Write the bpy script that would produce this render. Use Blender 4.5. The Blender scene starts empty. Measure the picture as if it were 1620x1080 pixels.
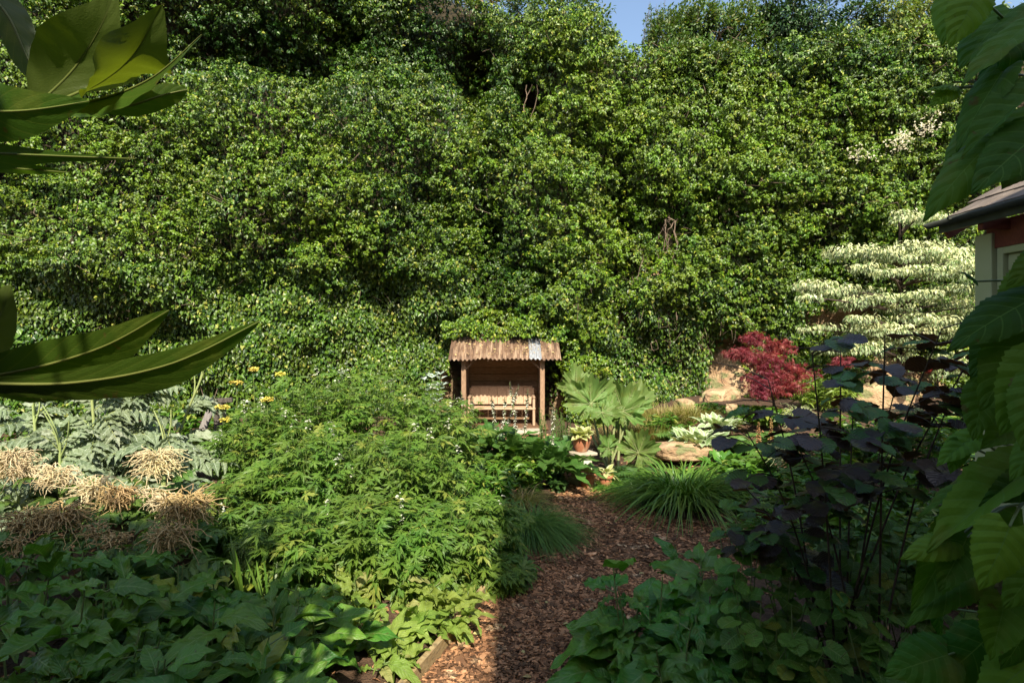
import bpy, math, numpy as np
from mathutils import Vector
R=math.radians
C=bpy.context.scene
rng=np.random.default_rng(11)
F=900.0; EYE=2.3

# ------------------------------------------------------------------ camera, sky, sun
cd=bpy.data.cameras.new('camera'); cam=bpy.data.objects.new('camera',cd); C.collection.objects.link(cam)
cam.location=(0,0,EYE); cam.rotation_euler=(R(90),0,0)
cd.sensor_width=36; cd.lens=36*F/1620; cd.clip_start=.05; cd.clip_end=600
C.camera=cam
SUN_EL,SUN_AZ=43.0,4.5           # the sun stands behind the viewer, a little to the right
w=bpy.data.worlds.new('World'); C.world=w; w.use_nodes=True
nt=w.node_tree; bg=nt.nodes['Background']
sky=nt.nodes.new('ShaderNodeTexSky'); sky.sky_type='NISHITA'; sky.sun_disc=False
sky.sun_elevation=R(SUN_EL); sky.sun_rotation=R(180-SUN_AZ); sky.air_density=1.2; sky.dust_density=1.8; sky.ozone_density=1.0
nt.links.new(sky.outputs[0],bg.inputs[0]); bg.inputs[1].default_value=.135
sd=bpy.data.lights.new('sun','SUN'); sd.energy=5.0; sd.angle=R(.53); sd.color=(1,.92,.75)
so=bpy.data.objects.new('sun',sd); C.collection.objects.link(so)
dirv=Vector((-math.sin(R(SUN_AZ))*math.cos(R(SUN_EL)),math.cos(R(SUN_AZ))*math.cos(R(SUN_EL)),-math.sin(R(SUN_EL))))
so.rotation_euler=dirv.to_track_quat('-Z','Y').to_euler(); so.location=(3,-10,15)
C.view_settings.view_transform='Standard'; C.view_settings.look='None'
C.view_settings.exposure=.85; C.view_settings.gamma=1
C.render.engine='CYCLES'
try:
    C.cycles.max_bounces=6; C.cycles.diffuse_bounces=3; C.cycles.glossy_bounces=2; C.cycles.transmission_bounces=4
    C.cycles.use_denoising=True; C.cycles.sample_clamp_indirect=6
except Exception: pass

# ------------------------------------------------------------------ helpers
def P(px,py,Y): return np.array([(px-810)/F*Y,Y,EYE-(py-540)/F*Y])
def nz(a): return a/np.maximum(np.linalg.norm(a,axis=-1,keepdims=True),1e-9)
def sm(x,a,b):
    t=np.clip((x-a)/(b-a),0,1); return t*t*(3-2*t)
class Noise:
    def __init__(s,seed): s.g=np.random.default_rng(seed).uniform(-1,1,(64,64))
    def __call__(s,x,y):
        x=np.asarray(x,float);y=np.asarray(y,float)
        xi=np.floor(x).astype(int);yi=np.floor(y).astype(int);fx=x-xi;fy=y-yi
        fx=fx*fx*(3-2*fx);fy=fy*fy*(3-2*fy);g=s.g
        a=g[xi%64,yi%64];b=g[(xi+1)%64,yi%64];c=g[xi%64,(yi+1)%64];d=g[(xi+1)%64,(yi+1)%64]
        return (a*(1-fx)+b*fx)*(1-fy)+(c*(1-fx)+d*fx)*fy
N1,N2,N3=Noise(1),Noise(2),Noise(3)

class MB:
    """collects vertices and faces (with a leaf attribute) and links them as one mesh"""
    def __init__(s): s.V=[];s.L=[];s.F=[];s.n=0
    def add(s,V,Fc,L=None,mi=0,smooth=True):
        V=np.asarray(V,float).reshape(-1,3)
        if len(V)==0: return s
        L=np.zeros((len(V),3)) if L is None else np.asarray(L,float).reshape(-1,3)
        for f in (Fc if isinstance(Fc,list) else [Fc]):
            f=np.asarray(f,int)
            if f.size: s.F.append((f.reshape(-1,f.shape[-1])+s.n,mi,smooth))
        s.V.append(V);s.L.append(L);s.n+=len(V);return s
    def build(s,name,mats,parent=None):
        me=bpy.data.meshes.new(name)
        V=np.concatenate(s.V);L=np.concatenate(s.L)
        me.vertices.add(len(V));me.vertices.foreach_set('co',V.astype(np.float32).ravel())
        li=np.concatenate([f.ravel() for f,_,_ in s.F]);tot=np.concatenate([np.full(len(f),f.shape[1]) for f,_,_ in s.F])
        st=np.concatenate([[0],np.cumsum(tot)[:-1]])
        me.loops.add(len(li));me.loops.foreach_set('vertex_index',li.astype(np.int32))
        me.polygons.add(len(tot));me.polygons.foreach_set('loop_start',st.astype(np.int32))
        me.polygons.foreach_set('material_index',np.concatenate([np.full(len(f),m) for f,m,_ in s.F]).astype(np.int32))
        me.polygons.foreach_set('use_smooth',np.concatenate([np.full(len(f),k) for f,_,k in s.F]).astype(bool))
        a=me.attributes.new('lf','FLOAT_VECTOR','POINT');a.data.foreach_set('vector',L.astype(np.float32).ravel())
        me.update(calc_edges=True)
        for m in (mats if isinstance(mats,(list,tuple)) else [mats]): me.materials.append(m)
        o=bpy.data.objects.new(name,me);C.collection.objects.link(o)
        if parent is not None: o.parent=parent
        return o
def tag(o,label=None,cat=None,group=None,kind=None):
    if label:o['label']=label
    if cat:o['category']=cat
    if group:o['group']=group
    if kind:o['kind']=kind
    return o
class Thing:
    """an Empty at the base of a thing; parts are built in world coordinates and shifted to it"""
    def __init__(s,name,loc,label,cat,group=None):
        s.o=bpy.data.objects.new(name,None);C.collection.objects.link(s.o);s.o.empty_display_size=.1
        s.loc=np.array(loc,float);s.o.location=s.loc;tag(s.o,label,cat,group)
    def part(s,name,mb,mats,label=None):
        mb.V=[v-s.loc for v in mb.V]
        o=mb.build(name,mats);o.parent=s.o
        if label:o['label']=label
        return o
    def sub(s,parent,name,mb,mats):
        mb.V=[v-s.loc for v in mb.V];o=mb.build(name,mats);o.parent=parent;return o
def cp(th,loc,label,rz=0,sc=1):
    r=th.o.copy();C.collection.objects.link(r);r.location=loc;r.rotation_euler=(0,0,rz);r.scale=(sc,)*3;r['label']=label
    for ch in th.o.children:
        c=ch.copy();C.collection.objects.link(c);c.parent=r
        for g in ch.children:
            d=g.copy();C.collection.objects.link(d);d.parent=c
    return r

BOXF=np.array([[0,3,2,1],[4,5,6,7],[0,1,5,4],[1,2,6,5],[2,3,7,6],[3,0,4,7]])
def box(mb,c,s,mi=0,rot=None,rnd=0,bev=0.0):
    c=np.array(c,float);h=np.array(s,float)/2
    if bev>0:
        b=min(bev,*(h*.45));V=[]
        # chamfered box: three shrunk face pairs
        import itertools
        P8=list(itertools.product((-1,1),repeat=3));V=[];idx={}
        for p in P8:
            for ax in range(3):
                v=np.array(p)*h
                for k in range(3):
                    if k!=ax: v[k]-=p[k]*b
                idx[(p,ax)]=len(V);V.append(v)
        Q=[];T=[]
        for ax in range(3):
            for s_ in (-1,1):
                ps=[p for p in P8 if p[ax]==s_];o1,o2=[k for k in range(3) if k!=ax]
                ps.sort(key=lambda p:math.atan2(p[o2],p[o1]));q=[idx[(p,ax)] for p in ps]
                if (s_>0)==(ax==1): q=q[::-1]
                Q.append(q)
        for ax in range(3):
            a1,a2=[k for k in range(3) if k!=ax]
            for s1 in (-1,1):
                for s2 in (-1,1):
                    p=[0,0,0];p[a1]=s1;p[a2]=s2;pa=list(p);pb=list(p);pa[ax]=-1;pb[ax]=1;pa=tuple(pa);pb=tuple(pb)
                    Q.append([idx[(pa,a1)],idx[(pb,a1)],idx[(pb,a2)],idx[(pa,a2)]])
        for p in P8: T.append([idx[(p,0)],idx[(p,1)],idx[(p,2)]])
        V=np.array(V);Fc=[np.array(Q),np.array(T)]
    else:
        V=np.array([[-1,-1,-1],[1,-1,-1],[1,1,-1],[-1,1,-1],[-1,-1,1],[1,-1,1],[1,1,1],[-1,1,1]])*h;Fc=BOXF
    if rot is not None:V=V@np.array(rot).T
    mb.add(V+c,Fc,np.tile([0,0,rnd],(len(V),1)),mi,False);return mb
def rotz(a): c,s=math.cos(a),math.sin(a);return np.array([[c,-s,0],[s,c,0],[0,0,1]])
def rotx(a): c,s=math.cos(a),math.sin(a);return np.array([[1,0,0],[0,c,-s],[0,s,c]])
def roty(a): c,s=math.cos(a),math.sin(a);return np.array([[c,0,s],[0,1,0],[-s,0,c]])

def tubes(mb,Cv,rad,sides=5,mi=0,rnd=None):
    """Cv (n,K,3) curves, rad (n,K) or (K,) radii"""
    Cv=np.asarray(Cv,float)
    if Cv.ndim==2:Cv=Cv[None]
    n,K,_=Cv.shape
    if n==0:return mb
    rad=np.broadcast_to(np.asarray(rad,float),(n,K))
    T=nz(np.gradient(Cv,axis=1));ref=np.where(np.abs(T[...,2:3])>.9,np.array([1.,0,0]),np.array([0,0,1.]))
    A=nz(np.cross(T,ref));B=np.cross(T,A)
    th=np.arange(sides)*2*math.pi/sides
    V=Cv[:,:,None]+rad[:,:,None,None]*(A[:,:,None]*np.cos(th)[:,None]+B[:,:,None]*np.sin(th)[:,None])
    k=np.arange(K-1)[:,None];j=np.arange(sides)[None];j2=(j+1)%sides
    q=np.stack([k*sides+j+0*k,k*sides+j2,(k+1)*sides+j2,(k+1)*sides+j],-1).reshape(-1,4)
    Fq=(np.arange(n)[:,None,None]*K*sides+q[None]).reshape(-1,4)
    rn=rng.uniform(0,1,n) if rnd is None else np.broadcast_to(rnd,n)
    L=np.zeros((n,K,sides,3));L[...,1]=np.linspace(0,1,K)[None,:,None];L[...,2]=rn[:,None,None]
    return mb.add(V.reshape(-1,3),Fq,L.reshape(-1,3),mi)
def curve(pts,K=8):
    pts=np.asarray(pts,float);n=len(pts)
    if n==2: t=np.linspace(0,1,K)[:,None];return pts[0]*(1-t)+pts[1]*t
    t=np.linspace(0,n-1,K);out=[]
    for u in t:
        i=min(int(u),n-2);f=u-i
        p0=pts[max(i-1,0)];p1=pts[i];p2=pts[i+1];p3=pts[min(i+2,n-1)]
        out.append(.5*((2*p1)+(-p0+p2)*f+(2*p0-5*p1+4*p2-p3)*f*f+(-p0+3*p1-3*p2+p3)*f**3))
    return np.array(out)
def lathe(mb,c,prof,seg=28,mi=0,sq=None):
    prof=np.array(prof,float);th=np.arange(seg)*2*math.pi/seg;K=len(prof)
    V=np.stack([prof[:,0:1]*np.cos(th),prof[:,0:1]*np.sin(th),np.repeat(prof[:,1:2],seg,1)],-1)
    k=np.arange(K-1)[:,None];j=np.arange(seg)[None];j2=(j+1)%seg
    q=np.stack([k*seg+j+0*k,k*seg+j2,(k+1)*seg+j2,(k+1)*seg+j],-1).reshape(-1,4)
    return mb.add(V.reshape(-1,3)+np.array(c),q,None,mi)

# ---- leaf templates: (verts, faces, (u,v,0))
def grid_leaf(prof,nv=6,nu=1,fold=.25,droop=.2,heart=0,wave=0,wn=3,rib=0,ribn=7,saw=0,side=0,cup=0):
    v=np.linspace(0,1,nv+1);u=np.linspace(-1,1,2*nu+1);U,Vv=np.meshgrid(u,v)
    pv,pw=np.array(prof).T;wd=np.interp(Vv,pv,pw)
    if saw:wd=wd*(1+saw*((np.arange(nv+1)%2)*2-1)[:,None]*(np.abs(U)>.99))
    X=U*wd+side*Vv**2;Y=Vv-heart*np.abs(U)**1.3*(1-Vv)**3
    Z=fold*np.abs(X-side*Vv**2)-droop*Vv**2+wave*np.sin(Vv*wn*6.28+U*1.3)*np.abs(U)-cup*U*U*wd
    if rib:Z=Z+rib*np.abs(((Vv-.45*np.abs(U)*wd*2)*ribn%1)-.5)*np.minimum(1,np.abs(U)*3+.2)*(wd/np.max(pw))
    m=2*nu+1;i=np.arange(nv)[:,None];j=np.arange(m-1)[None]
    q=np.stack([i*m+j,i*m+j+1,(i+1)*m+j+1,(i+1)*m+j],-1).reshape(-1,4)
    return np.stack([X,Y,Z],-1).reshape(-1,3),q,np.stack([U,Vv,0*U],-1).reshape(-1,3)
def star_leaf(lobes,teeth,droop=.25,cup=0,rings=(.55,1),ruf=0):
    """lobes: (angle deg,length); teeth: (offset deg,relative r)"""
    out=[];ph=[]
    for a,l in lobes:
        for d,r in teeth: out.append((a+d,l*r));ph.append(d/25)
    A=np.array(out);th=np.radians(A[:,0]);r=A[:,1];n=len(A);V=[[0,0,0]];L=[[0,0,0]]
    for k in rings:
        rr=r*k if k==1 else np.minimum(r,np.mean(r)*1.1)*k
        z=-droop*rr**2+cup*rr+ruf*np.cos(np.array(ph)*6)*rr
        V+=np.stack([np.sin(th)*rr,np.cos(th)*rr,z],-1).tolist();L+=np.stack([np.array(ph),np.full(n,k),0*th],-1).tolist()
    T=[[0,i+2,i+1] for i in range(n-1)];Q=[]
    for k in range(len(rings)-1):
        for i in range(n-1):Q.append([1+k*n+i,2+k*n+i,2+(k+1)*n+i,1+(k+1)*n+i])
    fl=[np.array(T)]+([np.array(Q)] if Q else [])
    return np.array(V),fl,np.array(L)
def inst(mb,T,pos,tip,nrm,s,wr=1.0,mi=0,smooth=False,rnd=None):
    pos=np.asarray(pos,float);n=len(pos)
    if n==0:return mb
    y=nz(np.broadcast_to(tip,(n,3)).astype(float));x=nz(np.cross(y,np.broadcast_to(nrm,(n,3))));z=np.cross(x,y)
    V,Fc,L=T;s=np.broadcast_to(s,n)[:,None,None];wr=np.broadcast_to(wr,n)[:,None,None]
    W=pos[:,None]+s*(V[None,:,0:1]*wr*x[:,None]+V[None,:,1:2]*y[:,None]+V[None,:,2:3]*z[:,None])
    LL=np.broadcast_to(L,(n,)+L.shape).copy();rr=rng.uniform(0,1,n) if rnd is None else np.broadcast_to(rnd,n);LL[:,:,2]=rr[:,None]
    k=len(V);off=np.arange(n)[:,None,None]*k
    Fs=[(off+f[None]).reshape(-1,f.shape[-1]) for f in (Fc if isinstance(Fc,list) else [Fc])]
    return mb.add(W.reshape(-1,3),Fs,LL.reshape(-1,3),mi,smooth)
def rnds(n,sd=1.0): return rng.normal(0,sd,(n,3))
def multi(mb,Ts,pos,tip,nrm,s,**k):
    n=len(pos);ch=rng.integers(0,len(Ts),n);pos=np.asarray(pos);tip=np.broadcast_to(tip,(n,3));nrm=np.broadcast_to(nrm,(n,3));s=np.broadcast_to(s,n)
    for i,T in enumerate(Ts):
        m=ch==i
        kk={a:(b[m] if isinstance(b,np.ndarray) and b.shape==(n,) else b) for a,b in k.items()}
        inst(mb,T,pos[m],tip[m],nrm[m],s[m],**kk)
    return mb
def blades(mb,base,az,ln,up,droop,wd,K=7,mi=0):
    n=len(base);t=np.linspace(0,1,K)
    up=np.broadcast_to(up,n);droop=np.broadcast_to(droop,n);ln=np.broadcast_to(ln,n);wd=np.broadcast_to(wd,n)
    h=np.stack([np.cos(az),np.sin(az),0*az],-1)
    hor=ln[:,None]*(np.cos(up)[:,None]*t+droop[:,None]*.45*t**2);ver=ln[:,None]*(np.sin(up)[:,None]*t-droop[:,None]*t**2.2)
    Pc=base[:,None]+h[:,None]*hor[:,:,None];Pc[...,2]+=ver
    sd=nz(np.stack([-np.sin(az),np.cos(az),0*az],-1)+rnds(n,.25))
    wp=(np.minimum(1,t*6+.5)*(1-t**2.2)+.03)
    V=np.stack([Pc-sd[:,None]*(wd[:,None]*wp)[:,:,None]*.5,Pc+sd[:,None]*(wd[:,None]*wp)[:,:,None]*.5],2)
    q=np.stack([np.arange(K-1)*2,np.arange(K-1)*2+1,np.arange(K-1)*2+3,np.arange(K-1)*2+2],-1)
    Fq=(np.arange(n)[:,None,None]*2*K+q[None]).reshape(-1,4)
    L=np.zeros((n,K,2,3));L[...,0,0]=-1;L[...,1,0]=1;L[...,1]=t[None,:,None];L[...,2]=rng.uniform(0,1,n)[:,None,None]
    return mb.add(V.reshape(-1,3),Fq,L.reshape(-1,3),mi)

# ------------------------------------------------------------------ materials
def newmat(name):
    m=bpy.data.materials.new(name);m.use_nodes=True;t=m.node_tree
    for n in list(t.nodes):
        if n.type!='OUTPUT_MATERIAL':t.nodes.remove(n)
    return m,t,t.nodes['Material Output']
def nd(t,k,**p):
    n=t.nodes.new(k)
    for a,b in p.items():setattr(n,a,b)
    return n
def math_(t,op,a,b=None,c=None):
    n=nd(t,'ShaderNodeMath',operation=op)
    for i,v in enumerate((a,b,c)):
        if v is None:continue
        if isinstance(v,(int,float)):n.inputs[i].default_value=v
        else:t.links.new(v,n.inputs[i])
    return n.outputs[0]
def mix(t,f,a,b,blend='MIX'):
    n=nd(t,'ShaderNodeMix',data_type='RGBA',blend_type=blend)
    if isinstance(f,(int,float)):n.inputs[0].default_value=f
    else:t.links.new(f,n.inputs[0])
    for i,v in ((6,a),(7,b)):
        if isinstance(v,tuple):n.inputs[i].default_value=(*v[:3],1)
        else:t.links.new(v,n.inputs[i])
    return n.outputs[2]
def leafmat(name,c1,c2,c3=None,p3=.88,rough=.42,spec=.5,trans=.3,tcol=None,vein=0,veincol=None,vn=7,back=None,edge=None,bump=0):
    m,t,out=newmat(name)
    at=nd(t,'ShaderNodeAttribute',attribute_name='lf');sp=nd(t,'ShaderNodeSeparateXYZ');t.links.new(at.outputs['Vector'],sp.inputs[0])
    u,v,r=sp.outputs
    col=mix(t,r,c1,c2)
    if c3:
        f=math_(t,'GREATER_THAN',math_(t,'FRACT',math_(t,'MULTIPLY',r,17.3)),p3);col=mix(t,f,col,c3)
    nt_=nd(t,'ShaderNodeTexNoise');nt_.inputs['Scale'].default_value=1.7;nt_.inputs['Detail'].default_value=2
    ge=nd(t,'ShaderNodeNewGeometry');t.links.new(ge.outputs['Position'],nt_.inputs['Vector'])
    hv=nd(t,'ShaderNodeHueSaturation')
    hv.inputs['Saturation'].default_value=1
    t.links.new(math_(t,'MULTIPLY_ADD',nt_.outputs[0],.08,.46),hv.inputs['Hue'])
    t.links.new(math_(t,'MULTIPLY_ADD',nt_.outputs[0],.7,.65),hv.inputs['Value']);t.links.new(col,hv.inputs['Color']);col=hv.outputs[0]
    au=math_(t,'ABSOLUTE',u)
    if edge:
        col=mix(t,math_(t,'GREATER_THAN',math_(t,'ADD',au,math_(t,'MULTIPLY',nt_.outputs[0],.1)),.62),col,edge)
    h=None
    if vein:
        mid=math_(t,'LESS_THAN',au,vein)
        lat=math_(t,'FRACT',math_(t,'MULTIPLY',math_(t,'SUBTRACT',v,math_(t,'MULTIPLY',au,.22)),vn))
        lv=math_(t,'LESS_THAN',math_(t,'ABSOLUTE',math_(t,'SUBTRACT',lat,.5)),.045)
        vf=math_(t,'MAXIMUM',mid,math_(t,'MULTIPLY',lv,.55))
        col=mix(t,math_(t,'MULTIPLY',vf,.8),col,veincol or (.16,.24,.07))
        h=math_(t,'SUBTRACT',math_(t,'ABSOLUTE',math_(t,'SUBTRACT',lat,.5)),math_(t,'MULTIPLY',mid,.3))
    if bump:   # blemishes and uneven growth on large leaves
        for sc_,lo_,hi_,cc,am in ((9,.56,.72,(.16,.17,.03),.55),(34,.66,.72,(.10,.06,.02),.7)):
            ns_=nd(t,'ShaderNodeTexNoise');ns_.inputs['Scale'].default_value=sc_;ns_.inputs['Detail'].default_value=4;t.links.new(ge.outputs['Position'],ns_.inputs['Vector'])
            mr=nd(t,'ShaderNodeMapRange');mr.inputs[1].default_value=lo_;mr.inputs[2].default_value=hi_;mr.inputs[4].default_value=am;t.links.new(ns_.outputs[0],mr.inputs[0])
            col=mix(t,mr.outputs[0],col,cc)
    if back:col=mix(t,ge.outputs['Backfacing'],col,back)
    pb=nd(t,'ShaderNodeBsdfPrincipled');t.links.new(col,pb.inputs['Base Color'])
    pb.inputs['Roughness'].default_value=rough;pb.inputs['Specular IOR Level'].default_value=spec
    if h is not None or bump:
        bn=nd(t,'ShaderNodeBump');bn.inputs['Strength'].default_value=.6*(bump or .6);bn.inputs['Distance'].default_value=.007
        n2=nd(t,'ShaderNodeTexNoise');n2.inputs['Scale'].default_value=90
        hh=math_(t,'MULTIPLY',n2.outputs[0],.6)
        if h is not None:hh=math_(t,'ADD',h,hh)
        t.links.new(hh,bn.inputs['Height']);t.links.new(bn.outputs[0],pb.inputs['Normal'])
    if trans:
        tr=nd(t,'ShaderNodeBsdfTranslucent');t.links.new(mix(t,1.0,col,tcol or (1.7,1.7,.6),'MULTIPLY'),tr.inputs[0])
        ms=nd(t,'ShaderNodeMixShader');ms.inputs[0].default_value=trans
        t.links.new(pb.outputs[0],ms.inputs[1]);t.links.new(tr.outputs[0],ms.inputs[2]);t.links.new(ms.outputs[0],out.inputs[0])
    else:t.links.new(pb.outputs[0],out.inputs[0])
    return m
def solid(name,c1,c2,scale=6,rough=.8,bump=.3,bscale=40,stretch=(1,1,1),rndv=0,c3=None,s3=2,t3=(.55,.7),spec=.3,dist=.01):
    m,t,out=newmat(name);tc=nd(t,'ShaderNodeTexCoord');mp=nd(t,'ShaderNodeMapping');mp.inputs['Scale'].default_value=stretch
    t.links.new(tc.outputs['Object'],mp.inputs[0])
    n=nd(t,'ShaderNodeTexNoise');n.inputs['Scale'].default_value=scale;n.inputs['Detail'].default_value=6;t.links.new(mp.outputs[0],n.inputs[0])
    cr=nd(t,'ShaderNodeMapRange');cr.inputs[1].default_value=.32;cr.inputs[2].default_value=.68;t.links.new(n.outputs[0],cr.inputs[0])
    col=mix(t,cr.outputs[0],c1,c2)
    if c3:
        n3=nd(t,'ShaderNodeTexNoise');n3.inputs['Scale'].default_value=s3;n3.inputs['Detail'].default_value=8;t.links.new(mp.outputs[0],n3.inputs[0])
        c=nd(t,'ShaderNodeMapRange');c.inputs[1].default_value=t3[0];c.inputs[2].default_value=t3[1];t.links.new(n3.outputs[0],c.inputs[0]);col=mix(t,c.outputs[0],col,c3)
    if rndv:
        at=nd(t,'ShaderNodeAttribute',attribute_name='lf');sp=nd(t,'ShaderNodeSeparateXYZ');t.links.new(at.outputs['Vector'],sp.inputs[0])
        hv=nd(t,'ShaderNodeHueSaturation');t.links.new(col,hv.inputs['Color']);t.links.new(math_(t,'MULTIPLY_ADD',sp.outputs[2],rndv,1-rndv/2),hv.inputs['Value']);col=hv.outputs[0]
    pb=nd(t,'ShaderNodeBsdfPrincipled');t.links.new(col,pb.inputs['Base Color']);pb.inputs['Roughness'].default_value=rough;pb.inputs['Specular IOR Level'].default_value=spec
    if bump:
        b=nd(t,'ShaderNodeTexNoise');b.inputs['Scale'].default_value=bscale;b.inputs['Detail'].default_value=5;t.links.new(mp.outputs[0],b.inputs[0])
        bn=nd(t,'ShaderNodeBump');bn.inputs['Strength'].default_value=bump;bn.inputs['Distance'].default_value=dist;t.links.new(b.outputs[0],bn.inputs['Height']);t.links.new(bn.outputs[0],pb.inputs['Normal'])
    t.links.new(pb.outputs[0],out.inputs[0]);return m
M={}
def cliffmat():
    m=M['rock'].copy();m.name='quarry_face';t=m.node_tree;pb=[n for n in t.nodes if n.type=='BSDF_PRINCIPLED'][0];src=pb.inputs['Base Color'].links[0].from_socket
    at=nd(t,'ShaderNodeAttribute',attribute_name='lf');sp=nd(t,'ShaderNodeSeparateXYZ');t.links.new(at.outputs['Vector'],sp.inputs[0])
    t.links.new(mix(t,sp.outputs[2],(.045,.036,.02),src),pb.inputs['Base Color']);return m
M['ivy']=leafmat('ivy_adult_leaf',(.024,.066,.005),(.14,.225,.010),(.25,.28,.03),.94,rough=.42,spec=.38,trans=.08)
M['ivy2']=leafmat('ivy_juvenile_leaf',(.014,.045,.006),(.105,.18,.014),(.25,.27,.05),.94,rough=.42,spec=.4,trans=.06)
M['twig']=solid('dry_twigs',(.13,.09,.06),(.26,.19,.14),12,.9,.4)
M['bark']=solid('bark',(.07,.05,.035),(.16,.12,.08),14,.9,.6,30,(1,1,.3))
M['rock']=solid('sandstone',(.50,.36,.21),(.30,.18,.10),2.6,.95,1,9,(1,1,1.5),c3=(.20,.20,.09),s3=3.4,t3=(.54,.62),dist=.08)
M['soil']=solid('soil_mulch',(.06,.036,.022),(.13,.075,.045),16,1,.9,60,dist=.03)
M['path']=solid('bark_bed',(.11,.058,.03),(.23,.125,.065),30,1,1,70,dist=.02)
M['chip']=solid('bark_chips',(.20,.095,.045),(.36,.19,.095),8,.85,.3,80,rndv=1.5,c3=(.52,.36,.21),s3=5,t3=(.6,.7))
M['stem']=leafmat('green_stem',(.10,.15,.04),(.16,.21,.06),rough=.5,trans=0)
M['wood']=solid('shelter_timber',(.20,.12,.07),(.36,.23,.14),9,.75,.35,50,(12,12,1.2),rndv=.35)
M['woodh']=solid('shelter_boards',(.20,.115,.06),(.36,.22,.12),9,.75,.35,50,(1.0,10,9),rndv=.4)
M['bench']=solid('bench_timber',(.36,.23,.14),(.52,.36,.24),9,.7,.3,50,(9,3,2),rndv=.3)
M['board']=solid('weathered_board',(.30,.20,.09),(.44,.33,.17),6,.85,.5,40,(3,3,10),rndv=.2,c3=(.13,.10,.06),s3=4)
M['terra']=solid('terracotta',(.36,.13,.065),(.45,.19,.10),7,.8,.25,60,c3=(.5,.33,.22),s3=6)
M['stone']=solid('limestone',(.36,.30,.22),(.50,.43,.33),5,.9,.4,40,c3=(.28,.25,.18),s3=7)
M['white']=solid('painted_plinth',(.52,.48,.38),(.64,.60,.50),9,.8,.3,60,c3=(.45,.38,.28),s3=6)

def vcol_roof():
    m,t,out=newmat('rusty_corrugated_iron');tc=nd(t,'ShaderNodeTexCoord')
    mp=nd(t,'ShaderNodeMapping');mp.inputs['Scale'].default_value=(2.2,.35,.35);t.links.new(tc.outputs['Object'],mp.inputs[0]);n=nd(t,'ShaderNodeTexNoise');n.inputs['Scale'].default_value=6;n.inputs['Detail'].default_value=5;t.links.new(mp.outputs[0],n.inputs[0])
    r=nd(t,'ShaderNodeValToRGB');e=r.color_ramp.elements;e[0].position=.3;e[0].color=(.06,.035,.022,1);e[1].position=.72;e[1].color=(.40,.29,.19,1);k=e.new(.5);k.color=(.17,.10,.06,1)
    t.links.new(n.outputs[0],r.inputs[0]);sx=nd(t,'ShaderNodeSeparateXYZ');t.links.new(tc.outputs['Object'],sx.inputs[0])
    pb=nd(t,'ShaderNodeBsdfPrincipled')
    n2=nd(t,'ShaderNodeTexNoise');n2.inputs['Scale'].default_value=3;t.links.new(tc.outputs['Object'],n2.inputs[0])
    t.links.new(r.outputs[0],pb.inputs['Base Color']);pb.inputs['Roughness'].default_value=.75
    b=nd(t,'ShaderNodeBump');b.inputs['Strength'].default_value=.3;b.inputs['Distance'].default_value=.01;t.links.new(n.outputs[0],b.inputs['Height']);t.links.new(b.outputs[0],pb.inputs['Normal'])
    t.links.new(pb.outputs[0],out.inputs[0]);return m
M['rust']=vcol_roof()
M['zinc']=solid('bare_zinc',(.17,.18,.20),(.36,.38,.40),8,.5,.1,c3=(.25,.15,.09),s3=9,stretch=(6,1,1))

# ------------------------------------------------------------------ the ground and the path
def xl(y): return np.interp(y,[-5,3.2,3.83,5.05,6.2,7.3,8.3,9.3,10.5,12.6,14],[-.9,-.9,-.62,-.22,.12,.4,.68,.66,.25,-.7,-.9])
def xr(y): 
    a=np.interp(y,[-5,3.2,5.0,5.5,5.9,6.7,7.3,8.3,9.3,10.5,12.6,14],[1.3,1.2,1.25,1.6,6,6,2.0,1.6,1.35,1.15,.75,.6]);return a
def ground(x,y):
    x=np.asarray(x,float);y=np.asarray(y,float)
    d=np.clip(xl(y)-x,0,None);h=np.minimum(.06+.10*d,.42)*sm(d,0.02,.12)
    h=h+.85*sm(y,7.6,11.5)*sm(x,1.7,4.8)+.22*sm(y,10.5,12.6)*(1-sm(x,1.2,2.2))
    h=h+.05*sm(x-xr(y),0,.4)+.03*N1(x*1.3,y*1.3)*sm(np.minimum(np.abs(x-xl(y)),9),0,.6)
    return h
def gridmesh(xs,ys,fz):
    X,Y=np.meshgrid(xs,ys);Z=fz(X,Y);m=len(xs);i=np.arange(len(ys)-1)[:,None];j=np.arange(m-1)[None]
    return np.stack([X,Y,Z],-1).reshape(-1,3),np.stack([i*m+j,i*m+j+1,(i+1)*m+j+1,(i+1)*m+j],-1).reshape(-1,4)
xs=np.concatenate([np.linspace(-140,-14,20),np.arange(-13,-2,.3),np.arange(-2,6,.08),np.arange(6,14,.3),np.linspace(15,140,20)])
ys=np.concatenate([np.linspace(-120,-2,20),np.arange(-1.5,14.6,.12),np.linspace(15,160,20)])
V,q=gridmesh(xs,ys,ground)
tag(MB().add(V,q).build('ground',M['soil']),kind='structure')
ys=np.arange(-1,12.9,.12);mb=MB();m=26;tt=np.linspace(0,1,m)
X=xl(ys)[:,None]*(1-tt)+(xr(ys))[:,None]*tt;Y=np.repeat(ys[:,None],m,1);Z=ground(X,Y)+.012
i=np.arange(len(ys)-1)[:,None];j=np.arange(m-1)[None]
mb.add(np.stack([X,Y,Z],-1),np.stack([i*m+j,i*m+j+1,(i+1)*m+j+1,(i+1)*m+j],-1).reshape(-1,4))
tag(mb.build('path',M['path']),kind='structure')
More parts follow.
